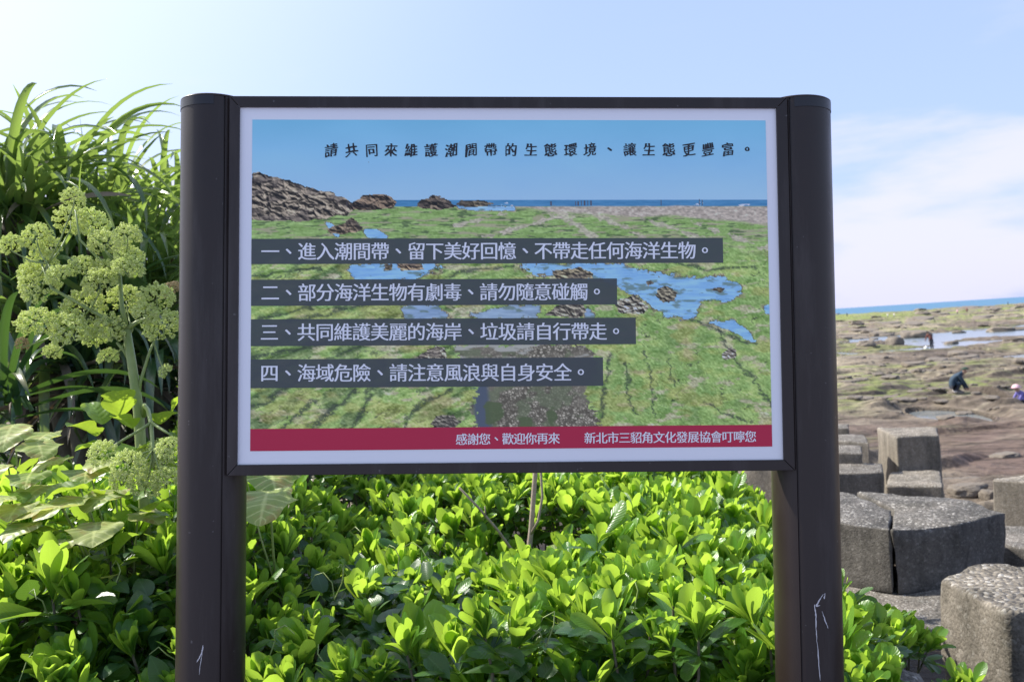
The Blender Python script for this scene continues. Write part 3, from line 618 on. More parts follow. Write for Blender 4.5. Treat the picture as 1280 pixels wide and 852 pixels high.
scratch([(1029, 742), (1023, 751), (1020, 757), (1025, 756)], [q * .62 for q in [1.5 * mm, 5 * mm, 6 * mm, 2 * mm]], uR, posts[1])
scratch([(1018, 755), (1020, 770), (1020, 788), (1022, 812), (1025, 850)], [q * .62 for q in [4 * mm, 5 * mm, 2.5 * mm, 3.5 * mm, 2.5 * mm]], uR, posts[1])
scratch([(1027, 763), (1031, 775), (1035, 785)], [q * .62 for q in [1.2 * mm, 4 * mm, 2 * mm]], uR, posts[1])
scratch([(1031, 741), (1030, 748)], [2 * mm, 3 * mm], uR, posts[1])
scratch([(254, 806), (253, 813), (249, 822), (246, 827)], [1.5 * mm, 3 * mm, 3 * mm, 1.5 * mm], uL, posts[0])
scratch([(253, 813), (251, 828), (249, 843)], [1.2 * mm, 1.2 * mm, .8 * mm], uL, posts[0])
for dv in (0.006, 0.011, 0.019):                                  # small dark bolt heads near the top of the left post
    a_ = R(176); bx_, bn_ = uL + PR * math.cos(a_), NC + PR * math.sin(a_); mb = MB(); vs = []; m = 8
    mb.tube([(bx_ + .001, topP - dv, bn_), (bx_ - .0015, topP - dv, bn_), (bx_ - .0028, topP - dv, bn_)], [.0022, .0022, .0012], 8); part(mb, 'bolt', M['tape'], posts[0])
# frame rails, mitred
u0, u1 = -0.6, 0.6; v0, v1 = -H2, H2
oL = SP(285.3, 350, 0.006)[0]; oR = SP(988.5, 350, 0.006)[0]; rt_, rb_ = railT, railB
def rail(poly):
    mb = MB(); mb.prism(poly, -0.040, 0.007); return part(mb, 'frame_rail', M['frame'], bevel=0.0012)
gp = 0.0006
rail([(oL + gp, rt_), (oR - gp, rt_), (u1 - gp, v1), (u0 + gp, v1)])
rail([(oL + gp, rb_), (u0 + gp, v0), (u1 - gp, v0), (oR - gp, rb_)])
rail([(oL, rb_ + gp), (oL, rt_ - gp), (u0, v1 - gp), (u0, v0 + gp)])
rail([(oR, rb_ + gp), (u1, v0 + gp), (u1, v1 - gp), (oR, rt_ - gp)])
mb = MB(); mb.prism([(u0 - 0.008, v0 - 0.006), (u1 + 0.008, v0 - 0.006), (u1 + 0.008, v1 + 0.006), (u0 - 0.008, v1 + 0.006)], -0.012, 0.0); part(mb, 'white_sheet', M['sheet'])

# the printed shore photograph: its pigment laid out on a fine grid
pTL = SP(315, 150); pTR = SP(957.3, 150.5); pBL = SP(313.3, 563.7); pBR = SP(964.7, 557.5)
pu0, pu1 = (pTL[0] + pBL[0]) / 2, (pTR[0] + pBR[0]) / 2; pv1, pvb = (pTL[1] + pTR[1]) / 2, (pBL[1] + pBR[1]) / 2
red_h = (SP(313.5, 536.3)[1] - pBL[1] + SP(964, 530)[1] - pBR[1]) / 2
pv0 = pvb + red_h
GX, GY = 720, 424
X, Y = np.meshgrid(np.linspace(315, 957, GX), np.linspace(150, 530, GY))
HZ = 252.0
def rgb(c): return np.broadcast_to(np.asarray(c, float), X.shape + (3,)).copy()
def blend(I, c, k):
    k = np.clip(k, 0, 1)[..., None]; return I * (1 - k) + np.asarray(c, float) * k
I = rgb((0, 0, 0)); ty = np.clip((Y - 150) / 102, 0, 1)
I = rgb((104, 166, 210)) * (1 - ty[..., None]) + rgb((138, 176, 224)) * ty[..., None]
I = I + (fbm(X / 90, Y / 40, 3)[..., None] - .5) * 8
dep = np.maximum(Y - HZ + 5, 1.5); wx = (X - 640) / dep; wy = 320 / dep
gr = Y > HZ + 5
nfine = fbm(X / 2.4, Y / 1.8, 3); nmid = fbm(X / 14 + 5, Y / 7, 4); nbig = fbm(wx * 1.6 + 20, wy * 2.5, 4)
strg = fbm((X * 0.55 + Y * 0.83) / 9, (X * -0.42 + Y * 0.9) / 26, 4)              # furrows running down to the left
strr = fbm((X * 0.95 - Y * 0.42 + 26 * (nmid - .5)) / 15, (X * 0.45 + Y * 0.9) / 45, 4)
leftk = 1 - sm(X, 540, 660)
G = np.array((104, 140, 80.)) + (np.array((158, 186, 116.)) - np.array((104, 140, 80.))) * np.clip(nmid * 1.0 + nbig * 0.6 - 0.35, 0, 1)[..., None]
G = blend(G, (166, 184, 112), sm(fbm(X / 26 + 3, Y / 9, 3), .60, .80) * 0.55)
G = blend(G, (70, 92, 62), sm(strg, .50, .62) * leftk * .75 + sm(strr, .56, .68) * (1 - leftk) * .22)
G = blend(G, (44, 58, 52), sm(np.abs(strg - .5), .035, .0) * leftk * sm(nmid, .42, .62) * .85)
G = blend(G, (50, 62, 50), sm(np.abs(strr - .52), .020, .0) * (1 - leftk) * sm(nmid, .45, .62) * .75)
G = blend(G, (172, 166, 152), sm(fbm(X / 22 + 7, Y / 8 + 30, 5, .6), .57, .68) * .75); G = blend(G, (150, 150, 92), sm(fbm(X / 34 + 27, Y / 14 + 3, 4), .52, .68) * .5)
hh = 3.0 * strg * leftk + 0.55 * strr * (1 - leftk) + .8 * fbm(X / 24 + 9, Y / 16, 4) + 0.55 * nmid + 0.25 * nfine
hy, hx = np.gradient(hh); G = G + (np.clip((hx * 1.0 - hy * 1.2) * 150, -46, 34))[..., None]
G = G + ((nfine - .5) * 58)[..., None]
farg = np.array((124, 156, 98.)) + ((fbm(X / 16, Y / 2.2, 4) - .5) * 60 + (nfine - .5) * 40)[..., None]
farg = blend(farg, (150, 146, 134), sm(fbm(X / 24 + 70, Y / 2.6, 4), .56, .68) * .8); farg = blend(farg, (66, 86, 62), sm(fbm(X / 12 + 30, Y / 1.7, 3), .60, .72) * .8)
G = G * sm(Y, 290, 330)[..., None] + farg * (1 - sm(Y, 290, 330))[..., None]
I = np.where(gr[..., None], G, I)
Wn = 9 * (fbm(X / 11, Y / 6, 4, .6) - .5); Wm = 6 * (fbm(X / 10 + 50, Y / 5 + 9, 4, .6) - .5)
def poly(P, k=1.0): return inpoly(X + Wn * 2 * k, Y + Wm * 1.5 * k, P)
sea = (Y > 250.5) & (Y < 258.5) & (X > 470); I = np.where(sea[..., None], rgb((64, 120, 172)) + ((fbm(X / 14, Y / 1.2, 3) - .5) * 30)[..., None], I)
I = blend(I, (224, 228, 232), (sm(fbm(X / 7, Y / 2, 3), .60, .68) * ((Y > 253) & (Y < 259) & ((np.abs(X - 624) < 14) | (np.abs(X - 862) < 14) | (np.abs(X - 925) < 10)))) * .8)
# far grey shingle and strips of it running into the green
sh = sm(Y - (256 + 2.5 * fbm(X / 20, Y * 0, 3)), 0, 2) * (1 - sm(Y - (262 + (X - 640) * 0.05 + 9 * (fbm(X / 30, Y / 9, 3) - .5)), -2, 4)) * sm(X, 600, 680)
shc = np.array((160, 154, 152.)) + ((fbm(X / 3.5, Y / 1.6, 3) - .5) * 90)[..., None]
I = I * (1 - sh[..., None]) + shc * sh[..., None]
for (x0, y0, x1, y1, wd_) in ((690, 262, 738, 297, 9), (735, 266, 800, 297, 6), (790, 270, 880, 300, 4), (860, 276, 957, 312, 4), (566, 282, 640, 264, 3), (600, 297, 700, 270, 3)):
    tt = np.clip(((X - x0) * (x1 - x0) + (Y - y0) * (y1 - y0)) / ((x1 - x0) ** 2 + (y1 - y0) ** 2), 0, 1)
    dd = np.hypot(X - x0 - tt * (x1 - x0), (Y - y0 - tt * (y1 - y0)) * 1.6) + Wn * 2.2
    kk = (1 - sm(dd, wd_ * .4, wd_)) * .8; I = I * (1 - kk[..., None]) + (shc + 6) * kk[..., None]
def blur(a, n):
    a = a.astype(float)
    for _ in range(2):
        c_ = np.cumsum(np.pad(a, ((n + 1, n), (0, 0)), 'edge'), 0); a = (c_[2 * n + 1:] - c_[:-2 * n - 1]) / (2 * n + 1)
        c_ = np.cumsum(np.pad(a, ((0, 0), (n + 1, n)), 'edge'), 1); a = (c_[:, 2 * n + 1:] - c_[:, :-2 * n - 1]) / (2 * n + 1)
    return a
edge_n = fbm(X / 9 + 3, Y / 4.5 + 8, 5, .62) - .5
def water(P, c=(120, 168, 222), k=1.0):
    global I
    f0 = blur(inpoly(X, Y, P), max(2, int(7 * k))); f = np.where(f0 > .02, f0 + edge_n * 1.1 * min(1, k + .2), 0); m = f > .5
    rim = sm(f, .16, .42) * (~m) * sm(fbm(X / 10 + 90, Y / 4, 4), .36, .56)
    rk = np.array((146, 138, 122.)) + ((fbm(X / 4, Y / 2.2, 4) - .5) * 120)[..., None]; I = I * (1 - rim[..., None] * .85) + rk * rim[..., None] * .85
    dk_ = (f > .40) & ~m; I = np.where(dk_[..., None], I * .66, I)
    q_ = sm(f, .5, .95)[..., None]
    cc = np.asarray(c, float) + ((fbm(X / 20, Y / 2.0, 4) - .5) * 44)[..., None] + np.array((8, 6, 2)) * (1 - q_) - (1 - q_) * 22 * sm(fbm(X / 7 + 5, Y / 3, 3), .45, .6)[..., None]
    cc = blend(cc, (86, 108, 104), sm(fbm(X / 15 + 55, Y / 4 + 3, 4), .60, .72) * .7)
    I = np.where(m[..., None], cc, I)
def crack(P, wd_=2.0, k=.72, col=(44, 56, 50)):
    global I
    xw = X + edge_n * 16; yw = Y + (nmid - .5) * 10; best = np.full(X.shape, 99.0)
    for (x0, y0), (x1, y1) in zip(P[:-1], P[1:]):
        tt = np.clip(((xw - x0) * (x1 - x0) + (yw - y0) * (y1 - y0)) / ((x1 - x0) ** 2 + (y1 - y0) ** 2), 0, 1); best = np.minimum(best, np.hypot(xw - x0 - tt * (x1 - x0), yw - y0 - tt * (y1 - y0)))
    wv_ = wd_ * (.4 + 1.3 * nmid); I = blend(I, col, (1 - sm(best, wv_ * .1, wv_ * 1.15)) * k * sm(nfine, .25, .45)); I = blend(I, (176, 192, 132), np.exp(-((best - wv_ * 2.2) / (wv_ * .8)) ** 2) * .28)
for P_, w_ in (([(313, 506), (345, 491), (375, 472), (404, 452)], 4), ([(388, 532), (410, 511), (430, 497), (448, 480), (470, 452)], 5), ([(436, 532), (452, 508), (460, 484), (478, 452)], 4), ([(313, 446), (345, 438), (378, 431), (420, 420), (455, 404)], 4),
               ([(410, 446), (440, 434), (470, 424), (505, 410)], 3), ([(360, 400), (420, 388), (470, 374)], 3), ([(320, 398), (350, 390), (390, 382)], 2.5), ([(350, 532), (372, 514), (392, 498)], 3), ([(500, 530), (520, 505), (560, 484)], 2.5), ([(313, 470), (340, 462), (372, 450)], 3),
               ([(930, 464), (944, 488), (962, 507)], 3.2), ([(757, 440), (752, 476), (744, 520)], 3), ([(776, 452), (779, 490), (789, 515)], 2.4), ([(800, 440), (806, 470), (812, 520)], 1.6), ([(846, 398), (870, 402), (905, 420), (938, 430)], 2.4), ([(832, 450), (834, 480)], 1.4), ([(870, 500), (900, 516), (930, 528)], 1.5), ([(890, 412), (915, 452), (930, 470)], 2.2),
               ([(313, 345), (350, 338), (400, 336)], 2.2), ([(840, 330), (880, 338), (940, 336)], 2), ([(560, 345), (600, 335), (640, 332)], 2.2)): crack(P_, w_)
water([(566, 258), (640, 258), (642, 264), (600, 264), (566, 261)], (128, 172, 220), .3)
water([(403, 276), (414, 279), (425, 296), (418, 296)], k=.3); water([(450, 286), (470, 286), (486, 298), (458, 298)], k=.4)
water([(431, 329), (566, 329), (530, 340), (515, 350), (443, 350)], k=.8)
water([(640, 329), (765, 329), (788, 337), (816, 342), (836, 345), (880, 349), (895, 346), (926, 358), (929, 364), (906, 376), (865, 377), (870, 391), (862, 397), (844, 398), (821, 392), (806, 382), (798, 373), (782, 368), (760, 352), (650, 340)], k=.9)
water([(873, 403), (914, 400), (944, 428), (935, 428), (906, 412)], k=.6); water([(946, 388), (962, 379), (962, 395)], k=.6)
water([(492, 380), (542, 380), (563, 395), (507, 399)], (122, 150, 190), .8); water([(571, 395), (639, 380), (680, 383), (662, 397), (610, 399)], (130, 156, 190), .8); water([(728, 380), (740, 396), (724, 399)], (122, 150, 190), .5)
# stony stream bed in the lower middle
m = (blur(inpoly(X, Y, [(560, 428), (730, 428), (742, 452), (728, 490), (742, 532), (592, 532), (584, 505), (592, 480), (576, 455)]), 10) + edge_n * 1.3) > .5
d1, d2, cv = worley(X / 3.4, Y / 2.8); st_ = np.array((112, 110, 104.)) + (cv * 96 * sm(d2 - d1, .05, .35) - 36)[..., None] * (.35 + .65 * sm(fbm(X / 40, Y / 25, 2), .4, .6))[..., None]
st_ = blend(st_, (92, 104, 84), sm(fbm(X / 18 + 4, Y / 12, 3), .52, .66) * .7); st_ = blend(st_, (70, 82, 104), (1 - sm(np.abs(X - 597 - (Y - 500) * .10), 6, 13)) * sm(Y, 455, 480))
st_ = blend(st_, (150, 154, 156), sm(fbm(X / 26, Y / 5 + 8, 3), .52, .66) * (1 - sm(Y, 440, 458))); I = np.where(m[..., None], st_, I)
for (cx, cy, rx, ry) in ((612, 513, 12, 15), (684, 518, 7, 12), (650, 525, 9, 7)):
    k = 1 - sm(np.hypot((X - cx) / rx, (Y - cy) / ry) + (nmid - .5), .8, 1.05); I = blend(I, (72, 88, 62), k * .9)
# rocks
def rocks(P, sc=9, base=(134, 124, 114), kk=.5):
    global I
    m = poly(P, kk); wq = fbm(X / 11 + 3, Y / 8, 3) - .5; xx = X / sc + wq * 1.6; yy = Y / (sc * .58) + wq * 1.2
    d1, d2, cv = worley(xx, yy); e1, e2, ev = worley(xx * 2.1 + 40, yy * 2.1 + 7)
    h = (1 - d1) * 1.0 + (cv - .5) * .5 + (1 - e1) * .28 + fbm(X / 5, Y / 4, 4) * .5
    gy_, gx_ = np.gradient(h); sh_ = np.clip((gx_ * 0.6 - gy_ * 1.0) * 3.2 * sc / 9, -.75, .6)
    c = np.asarray(base, float) * (0.74 + .22 * (cv[..., None] - .5) + sh_[..., None] * .85) + ((fbm(X / 2.5, Y / 2, 2) - .5) * 26)[..., None]
    c = blend(c, (44, 42, 48), (1 - sm(d2 - d1, .0, .12)) * .55 * sm(cv, .15, .5))
    c = blend(c, (62, 58, 62), sm(fbm(X / 18 + 60, Y / 8, 3), .5, .66) * .45)
    I = np.where(m[..., None], c, I)
rocks([(313, 217), (324, 215), (340, 221), (358, 225), (374, 231), (392, 237), (411, 240), (426, 247), (436, 252), (446, 258), (443, 262), (430, 268), (403, 273), (374, 277), (340, 275), (313, 274)], 15, (138, 130, 120))
rocks([(436, 256), (453, 245), (473, 242), (488, 246), (495, 252), (488, 259), (462, 263), (436, 262)], 15, (118, 104, 92)); rocks([(518, 258), (524, 249), (540, 245), (556, 250), (568, 258), (545, 262), (525, 261)], 12, (112, 102, 92))
rocks([(566, 257), (575, 250), (598, 250), (614, 256), (590, 259)], 6, (110, 104, 92)); rocks([(408, 290), (414, 283), (424, 280), (436, 271), (444, 277), (453, 284), (445, 290), (424, 292)], 8, (124, 112, 98))
rocks([(818, 362), (826, 358), (836, 361), (842, 370), (838, 377), (824, 378), (816, 370)], 6, (136, 132, 118)); rocks([(800, 352), (810, 350), (814, 356), (804, 358)], 5, (140, 134, 122)); rocks([(884, 362), (894, 360), (902, 363), (894, 367)], 4, (120, 112, 96))
rocks([(760, 378), (788, 368), (806, 384), (800, 392), (770, 392)], 9, (168, 164, 154)); rocks([(478, 331), (487, 329), (488, 337), (477, 338)], 5, (120, 112, 92)); rocks([(494, 329), (524, 329), (525, 336), (500, 338)], 7, (150, 132, 112))
rocks([(676, 394), (690, 382), (722, 378), (730, 390), (716, 397)], 8, (150, 146, 136)); rocks([(686, 338), (720, 334), (738, 342), (728, 350), (690, 350)], 7, (150, 142, 122)); rocks([(512, 448), (540, 430), (552, 432), (556, 450)], 7, (176, 170, 158))
rocks([(896, 442), (906, 434), (914, 438), (912, 448), (900, 450)], 5, (170, 166, 158)); rocks([(534, 526), (544, 516), (562, 515), (572, 524), (560, 532), (540, 532)], 6, (130, 128, 122))
for (px, h) in ((685, 6), (716, 6), (719, 6), (723, 7), (727, 7), (731, 7), (735, 7), (823, 9), (871, 10), (875, 9), (432, 6)):
    k = (np.abs(X - px) < .6) & (Y > 257 - h * .8) & (Y < 257); I = np.where(k[..., None], rgb((70, 66, 78)), I)
I = np.clip(I, 14, 240)
WHT = lin((186, 196, 226)); alb = np.clip(lin(I) / WHT * 0.98, 0.01, 0.88)
cc = np.concatenate([alb, np.ones(X.shape + (1,))], -1)
UU = pu0 + (X - 315) / 642 * (pu1 - pu0); VV = pv1 - (Y - 150) / 380 * (pv1 - pv0)
ii = np.arange((GY - 1) * GX).reshape(GY - 1, GX)[:, :-1].ravel()
me = np_mesh('printed_picture', np.stack([UU, np.full_like(UU, -0.0006), VV + ZB], -1), np.stack([ii, ii + GX, ii + GX + 1, ii + 1], 1), False, {'col': ('FLOAT_COLOR', cc)})
t = MT('printed_ink'); a = t.n('ShaderNodeAttribute', attribute_name='col'); t.set(Base_Color=a.outputs['Color'], Roughness=0.4, Specular_IOR_Level=0.35)
link('printed_picture', me, t.m, sign)
def quad(name, us, vs, n, mat, parent=None):
    mb = MB(); mb.add([(us[0], vs[0], n), (us[1], vs[0], n), (us[1], vs[1], n), (us[0], vs[1], n)], [(0, 1, 2, 3)])
    return part(mb, name, mat, parent)
M['red_ink'] = plain('red_ink', tuple(lin((148, 8, 58)) / WHT * 0.88), 0.4)
red = quad('red_band', (pu0, pu1), (pvb, pv0), 0.0008, M['red_ink'])
t = MT('grey_ink'); t.set(Base_Color=tuple(lin((62, 72, 84)) / WHT * 0.76), Roughness=0.4); tb = t.n('ShaderNodeBsdfTransparent'); mx = t.n('ShaderNodeMixShader'); mx.inputs[0].default_value = 0.16
t.l(t.p.outputs[0], mx.inputs[1]); t.l(tb.outputs[0], mx.inputs[2]); t.l(mx.outputs[0], t.out.inputs[0]); M['grey_ink'] = t.m
M['white_ink'] = plain('white_ink', (0.86, 0.87, 0.89), 0.4); M['black_ink'] = plain('black_ink', (0.012, 0.012, 0.016), 0.4)
_G = {}
def glyph(ch, off=0.0):
    if (ch, off) not in _G:
        c = bpy.data.curves.new('glyph', 'FONT'); c.body = ch; c.size = 1; c.offset = off; c.resolution_u = 3
        o = bpy.data.objects.new('glyph', c); COL.objects.link(o); dg = bpy.context.evaluated_depsgraph_get(); dg.update()
        me = bpy.data.meshes.new_from_object(o.evaluated_get(dg))
        _G[(ch, off)] = ([tuple(v.co) for v in me.vertices], [tuple(p.vertices) for p in me.polygons]); bpy.data.objects.remove(o); bpy.data.meshes.remove(me)
    return _G[(ch, off)]
def lettering(text, p0, p1, em, n, mat, parent, off=0.0, brush=False):
    """characters centred from picture point p0 (first) to p1 (last)"""
    mb = MB(); a = SP(*p0); b = SP(*p1); k = len(text); px = 1.2 / 672
    for i, ch in enumerate(text):
        if ch == ' ': continue
        f = i / (k - 1); cu = a[0] + (b[0] - a[0]) * f; cv_ = a[1] + (b[1] - a[1]) * f; v, fc = glyph(ch, off); s = em * px
        if ch in '、。':
            cx = (min(q[0] for q in v) + max(q[0] for q in v)) / 2; cy = (min(q[1] for q in v) + max(q[1] for q in v)) / 2
        else: cx, cy = 0.5, 0.38
        if brush:                                                 # written with a brush: rising strokes, heavy uprights
            rot_ = random.uniform(-.03, .03); jx = random.uniform(-.02, .02)
            for dx, dy, dn in ((-0.028, 0, 0), (0.0, 0.012, .0001), (0.028, 0, .0002)):
                q = []
                for x, y, _ in v:
                    X_ = (x - cx) * .93; Y_ = (y - cy) * 1.0 + 0.10 * X_ + 0.035 * math.sin(X_ * 5 + i); X_ += 0.03 * math.sin(Y_ * 6 + i * 2)
                    q.append((cu + (X_ + dx * (1 + .6 * math.sin(Y_ * 9 + i)) + jx - rot_ * Y_) * s, cv_ + (Y_ + dy + rot_ * X_) * s, n + dn))
                mb.add(q, fc)
        else:
            for dx, dn in ((-0.014, 0), (0.014, .0001)): mb.add([(cu + (x - cx + dx) * s, cv_ + (y - cy) * s, n + dn) for x, y, _ in v], fc)
    return part(mb, 'lettering', mat, parent)
lettering('請共同來維護潮間帶的生態環境、讓生態更豐富。', (414, 188), (934, 187), 17.6, 0.0010, M['black_ink'], sign, 0.0, True)
for txt, x1, y0, y1, xa, xb in (('一、進入潮間帶、留下美好回憶、不帶走任何海洋生物。', 904, 298.5, 329.5, 338, 881), ('二、部分海洋生物有劇毒、請勿隨意碰觸。', 771.5, 349.5, 381, 338, 746),
                               ('三、共同維護美麗的海岸、垃圾請自行帶走。', 795, 399, 430.5, 337, 770), ('四、海域危險、請注意風浪與自身安全。', 754, 449, 482.5, 337, 726)):
    a = SP(315, y0); b = SP(x1, y1 - (1 if x1 > 800 else 0.5)); bo = quad('text_band', (pu0 - .0002, b[0]), (b[1], a[1]), 0.0008, M['grey_ink'])
    ym = (y0 + y1) / 2; lettering(txt, (xa, ym + .3), (xb, ym - 1.2 * (xb - xa) / 560), 23.4, 0.0013, M['white_ink'], bo)
lettering('感謝您、歡迎你再來', (577, 548.6), (692.5, 547.4), 15.0, 0.0013, M['white_ink'], red)
lettering('新北市三貂角文化發展協會叮嚀您', (737.5, 547.0), (938, 545.2), 15.0, 0.0013, M['white_ink'], red)

# ------------------------------------------------------------------ leaves
def leaves(base, az, el, bend, Ln, W, cup, rnd, T=6, Sx=4, shape='spoon', bp=1.0, tilt=None, wav=0.0, twist=None):
    """N leaves as strips of T x Sx quads. el: angle at the base, bend: its total change towards the tip"""
    N = len(az); t = np.linspace(0, 1, T + 1); s = np.linspace(-1, 1, Sx + 1)
    th = el[:, None] + bend[:, None] * t[None] ** bp
    ds = Ln[:, None] / T; thm = (th[:, 1:] + th[:, :-1]) / 2
    r = np.concatenate([np.zeros((N, 1)), np.cumsum(np.cos(thm) * ds, 1)], 1); z = np.concatenate([np.zeros((N, 1)), np.cumsum(np.sin(thm) * ds, 1)], 1)
    if shape == 'spoon':
        wt = np.where(t < 0.70, 0.13 + 0.87 * sm(t, 0.0, 0.74), np.sqrt(np.clip(1 - ((t - 0.70) / 0.315) ** 2, 0, 1))); wt[-1] = 0.34
    elif shape == 'strap': wt = np.clip((0.55 + 0.75 * t - 0.2 * t * t) * np.clip(1 - t ** 2.6, 0, 1) ** 0.8, 0.02, 1)
    elif shape == 'ovate': wt = np.sin(np.pi * (0.06 + 0.94 * t) ** 0.72) ** 0.85; wt[-1] = 0.04
    elif shape == 'heart': wt = np.clip(np.where(t < .46, np.sqrt(np.clip(1 - ((t - 0.46) / 0.468) ** 2, 0, 1)), np.clip(1 - ((t - .46) / .54) ** 1.9, 0, 1) ** .8), 0.05, 1)
    hw = W[:, None] / 2 * wt[None]
    if wav: hw = hw * (1 + wav * np.sin(t[None] * 15 + rnd[:, None] * 20))
    ca, sa = np.cos(az)[:, None, None], np.sin(az)[:, None, None]
    off = hw[:, :, None] * s[None, None]                          # across
    lift = cup[:, None, None] * (np.abs(s)[None, None] ** 1.5) * hw[:, :, None]
    if wav: lift = lift + wav * 0.8 * hw[:, :, None] * np.sin(t[None, :, None] * 11 + s[None, None] * 4 + rnd[:, None, None] * 9) * np.abs(s)[None, None]
    nr, nz_ = -np.sin(th)[:, :, None], np.cos(th)[:, :, None]
    rr = r[:, :, None] + nr * lift; zz = z[:, :, None] + nz_ * lift
    if twist is not None:
        tw = twist[:, None, None] * t[None, :, None]; rr = r[:, :, None] + nr * (lift * np.cos(tw) + off * np.sin(tw)); zz = z[:, :, None] + nz_ * (lift * np.cos(tw) + off * np.sin(tw)); off = off * np.cos(tw) - lift * np.sin(tw)
    P = np.stack([ca * rr - sa * off, sa * rr + ca * off, zz], -1).reshape(N, -1, 3)
    if tilt is not None: P = np.einsum('nij,nkj->nki', tilt, P)
    P = P + base[:, None]
    nv = (T + 1) * (Sx + 1); i0 = (np.arange(T)[:, None] * (Sx + 1) + np.arange(Sx)[None]).ravel()
    q = np.stack([i0, i0 + 1, i0 + Sx + 2, i0 + Sx + 1], 1); Fq = (q[None] + (np.arange(N) * nv)[:, None, None]).reshape(-1, 4)
    tt, ss = np.meshgrid(t, s, indexing='ij'); lf = np.stack([np.broadcast_to(ss.ravel(), (N, nv)), np.broadcast_to(tt.ravel(), (N, nv)), np.broadcast_to(rnd[:, None], (N, nv))], -1)
    return P.reshape(-1, 3), Fq, lf.reshape(-1, 3)
def join(parts):
    V, Fc, Lf = [], [], []; n = 0
    for v, f, l in parts: V.append(v); Fc.append(f + n); Lf.append(l); n += len(v)
    return np.concatenate(V), np.concatenate(Fc), np.concatenate(Lf)
def leaf_obj(name, parts, mat, parent=None, org=None):
    V, Fc, Lf = join(parts)
    if org is not None: V = V - np.array(org)
    return link(name, np_mesh(name, V, Fc, True, {'lf': ('FLOAT_VECTOR', Lf)}), mat, parent)
def tilts(N, amt, bias=(0, 0)):
    a = rng.uniform(0, 2 * np.pi, N); k = np.abs(rng.normal(0, amt, N)); tx, ty_ = k * np.cos(a) + bias[0], k * np.sin(a) + bias[1]
    out = np.zeros((N, 3, 3))
    for i in range(N): out[i] = np.array(Matrix.Rotation(tx[i], 3, 'Y') @ Matrix.Rotation(ty_[i], 3, 'X'))
    return out
def U(a, b, n): return rng.uniform(a, b, n)
def rosettes(C, scale, tl, inner=7, outer=9):
    """returns leaf strips: young upright leaves, spreading leaves, old low leaves"""
    N = len(C); yng = []; old = []; pr_ = rng.normal(0, .26, N)
    for cnt, e0, e1, b0, b1, l0, l1, dz, lst in ((inner, 66, 92, -30, 22, .070, .102, 0.0, yng), (outer, 46, 80, -42, 16, .085, .120, -0.012, yng), (5, 5, 40, -55, -5, .085, .115, -0.045, old)):
        n = N * cnt; k = np.repeat(np.arange(N), cnt); j = np.tile(np.arange(cnt), N)
        az = j * 2.39996 + np.repeat(U(0, 6.3, N), cnt) + U(-.3, .3, n); sc = scale[k] * U(.78, 1.15, n)
        base = C[k] + np.einsum('nij,j->ni', tl[k], np.array([0, 0, 1.0])) * dz
        keep = rng.random(n) > 0.12
        ln = U(l0, l1, n) * sc; r_ = np.clip(rng.normal(.5 if lst is yng else .4, .22, n) + pr_[k], 0, 1)
        lst.append(leaves(base[keep], az[keep], np.radians(U(e0, e1, n))[keep], np.radians(U(b0, b1, n))[keep], ln[keep], (ln * U(.30, .43, n))[keep], U(-.45, .75, n)[keep], r_[keep], 8, 4, 'spoon', 1.5, tl[k][keep], 0.0, np.radians(rng.normal(0, 14, n))[keep]))
    return yng, old
def stems_mb(C, tl, ln=0.35, r=0.0042):
    mb = MB()
    for p, T_ in zip(C, tl):
        ax = Vector(T_ @ np.array([0, 0, 1.0])); p = Vector(p); q = p - ax * 0.10; e = q + Vector((random.uniform(-.08, .08), random.uniform(-.08, .08), -ln))
        mb.tube([p, q, e], [r * .8, r, r * 1.2], 5, False)
    return mb

def ztop(x, y):
    z = 3.19 + 0.045 * (y - 2.4) + 0.16 * (fbm(x * 1.7 + 30, y * 1.7, 2) - 0.5)
    z = z + sm(-x, .60, .95) * (0.16 * sm(y, 2.40, 2.62) + 0.11 * sm(y, 2.62, 3.2))
    z = z - 0.55 * sm(x, 0.35 + 0.10 * (y - 2.4), 1.75 + 0.12 * (y - 2.4))
    z = z - 0.35 * np.exp(-(((x - 0.02) / 0.22) ** 2 + ((y - 3.65) / 0.28) ** 2))     # hollow round the bare twig
    z = z - 0.22 * np.exp(-(((x + 0.16) / 0.13) ** 2 + ((y - 2.9) / 0.25) ** 2))
    return z
def vine_zone(x, y):
    a = np.exp(-(((x + 0.45) / 0.24) ** 2 + ((y - 2.95) / 0.42) ** 2)); b = np.exp(-(((x + 1.0) / 0.22) ** 2 + ((y - 2.6) / 0.36) ** 2))
    c = np.exp(-(((x - .12) / 0.2) ** 2 + ((y - 2.42) / 0.16) ** 2))
    return np.maximum(np.maximum(a, b * .7), c * .7)
# jittered rows of shoots
pts = []
yy = 2.40; row = 0
while yy < 7.2:
    st = 0.083 + 0.011 * (yy - 2.4)
    xx = -2.6
    while xx < 2.2:
        x, y = xx + random.uniform(-.4, .4) * st + (row % 2) * st / 2, yy + random.uniform(-.4, .4) * st; pts.append((x, y)); xx += st
    yy += st * 0.9; row += 1
pts = np.array(pts); x, y = pts.T; z = ztop(x, y)
px, py, dd = proj(np.stack([x, y, z], 1))
keep = (px > -90) & (px < 1120) & (py < 960) & (py > 470)
edge = 0.98 + 0.10 * (y - 2.4) + 0.12 * (fbm(y * 2, x * 0 + 2, 2) - .5)
keep &= x < edge
keep &= rng.random(len(x)) > 0.62 * vine_zone(x, y)
keep &= ~((px < 225) & (y > 3.9))                                 # screw pines start there
keep &= ~((px < 225) & (py < 690) & (rng.random(len(x)) < 0.2))
keep &= py > np.interp(px, [880, 903, 968, 1055, 1120], [0, 588, 640, 752, 800])
x, y, z, dd = x[keep], y[keep], z[keep], dd[keep]
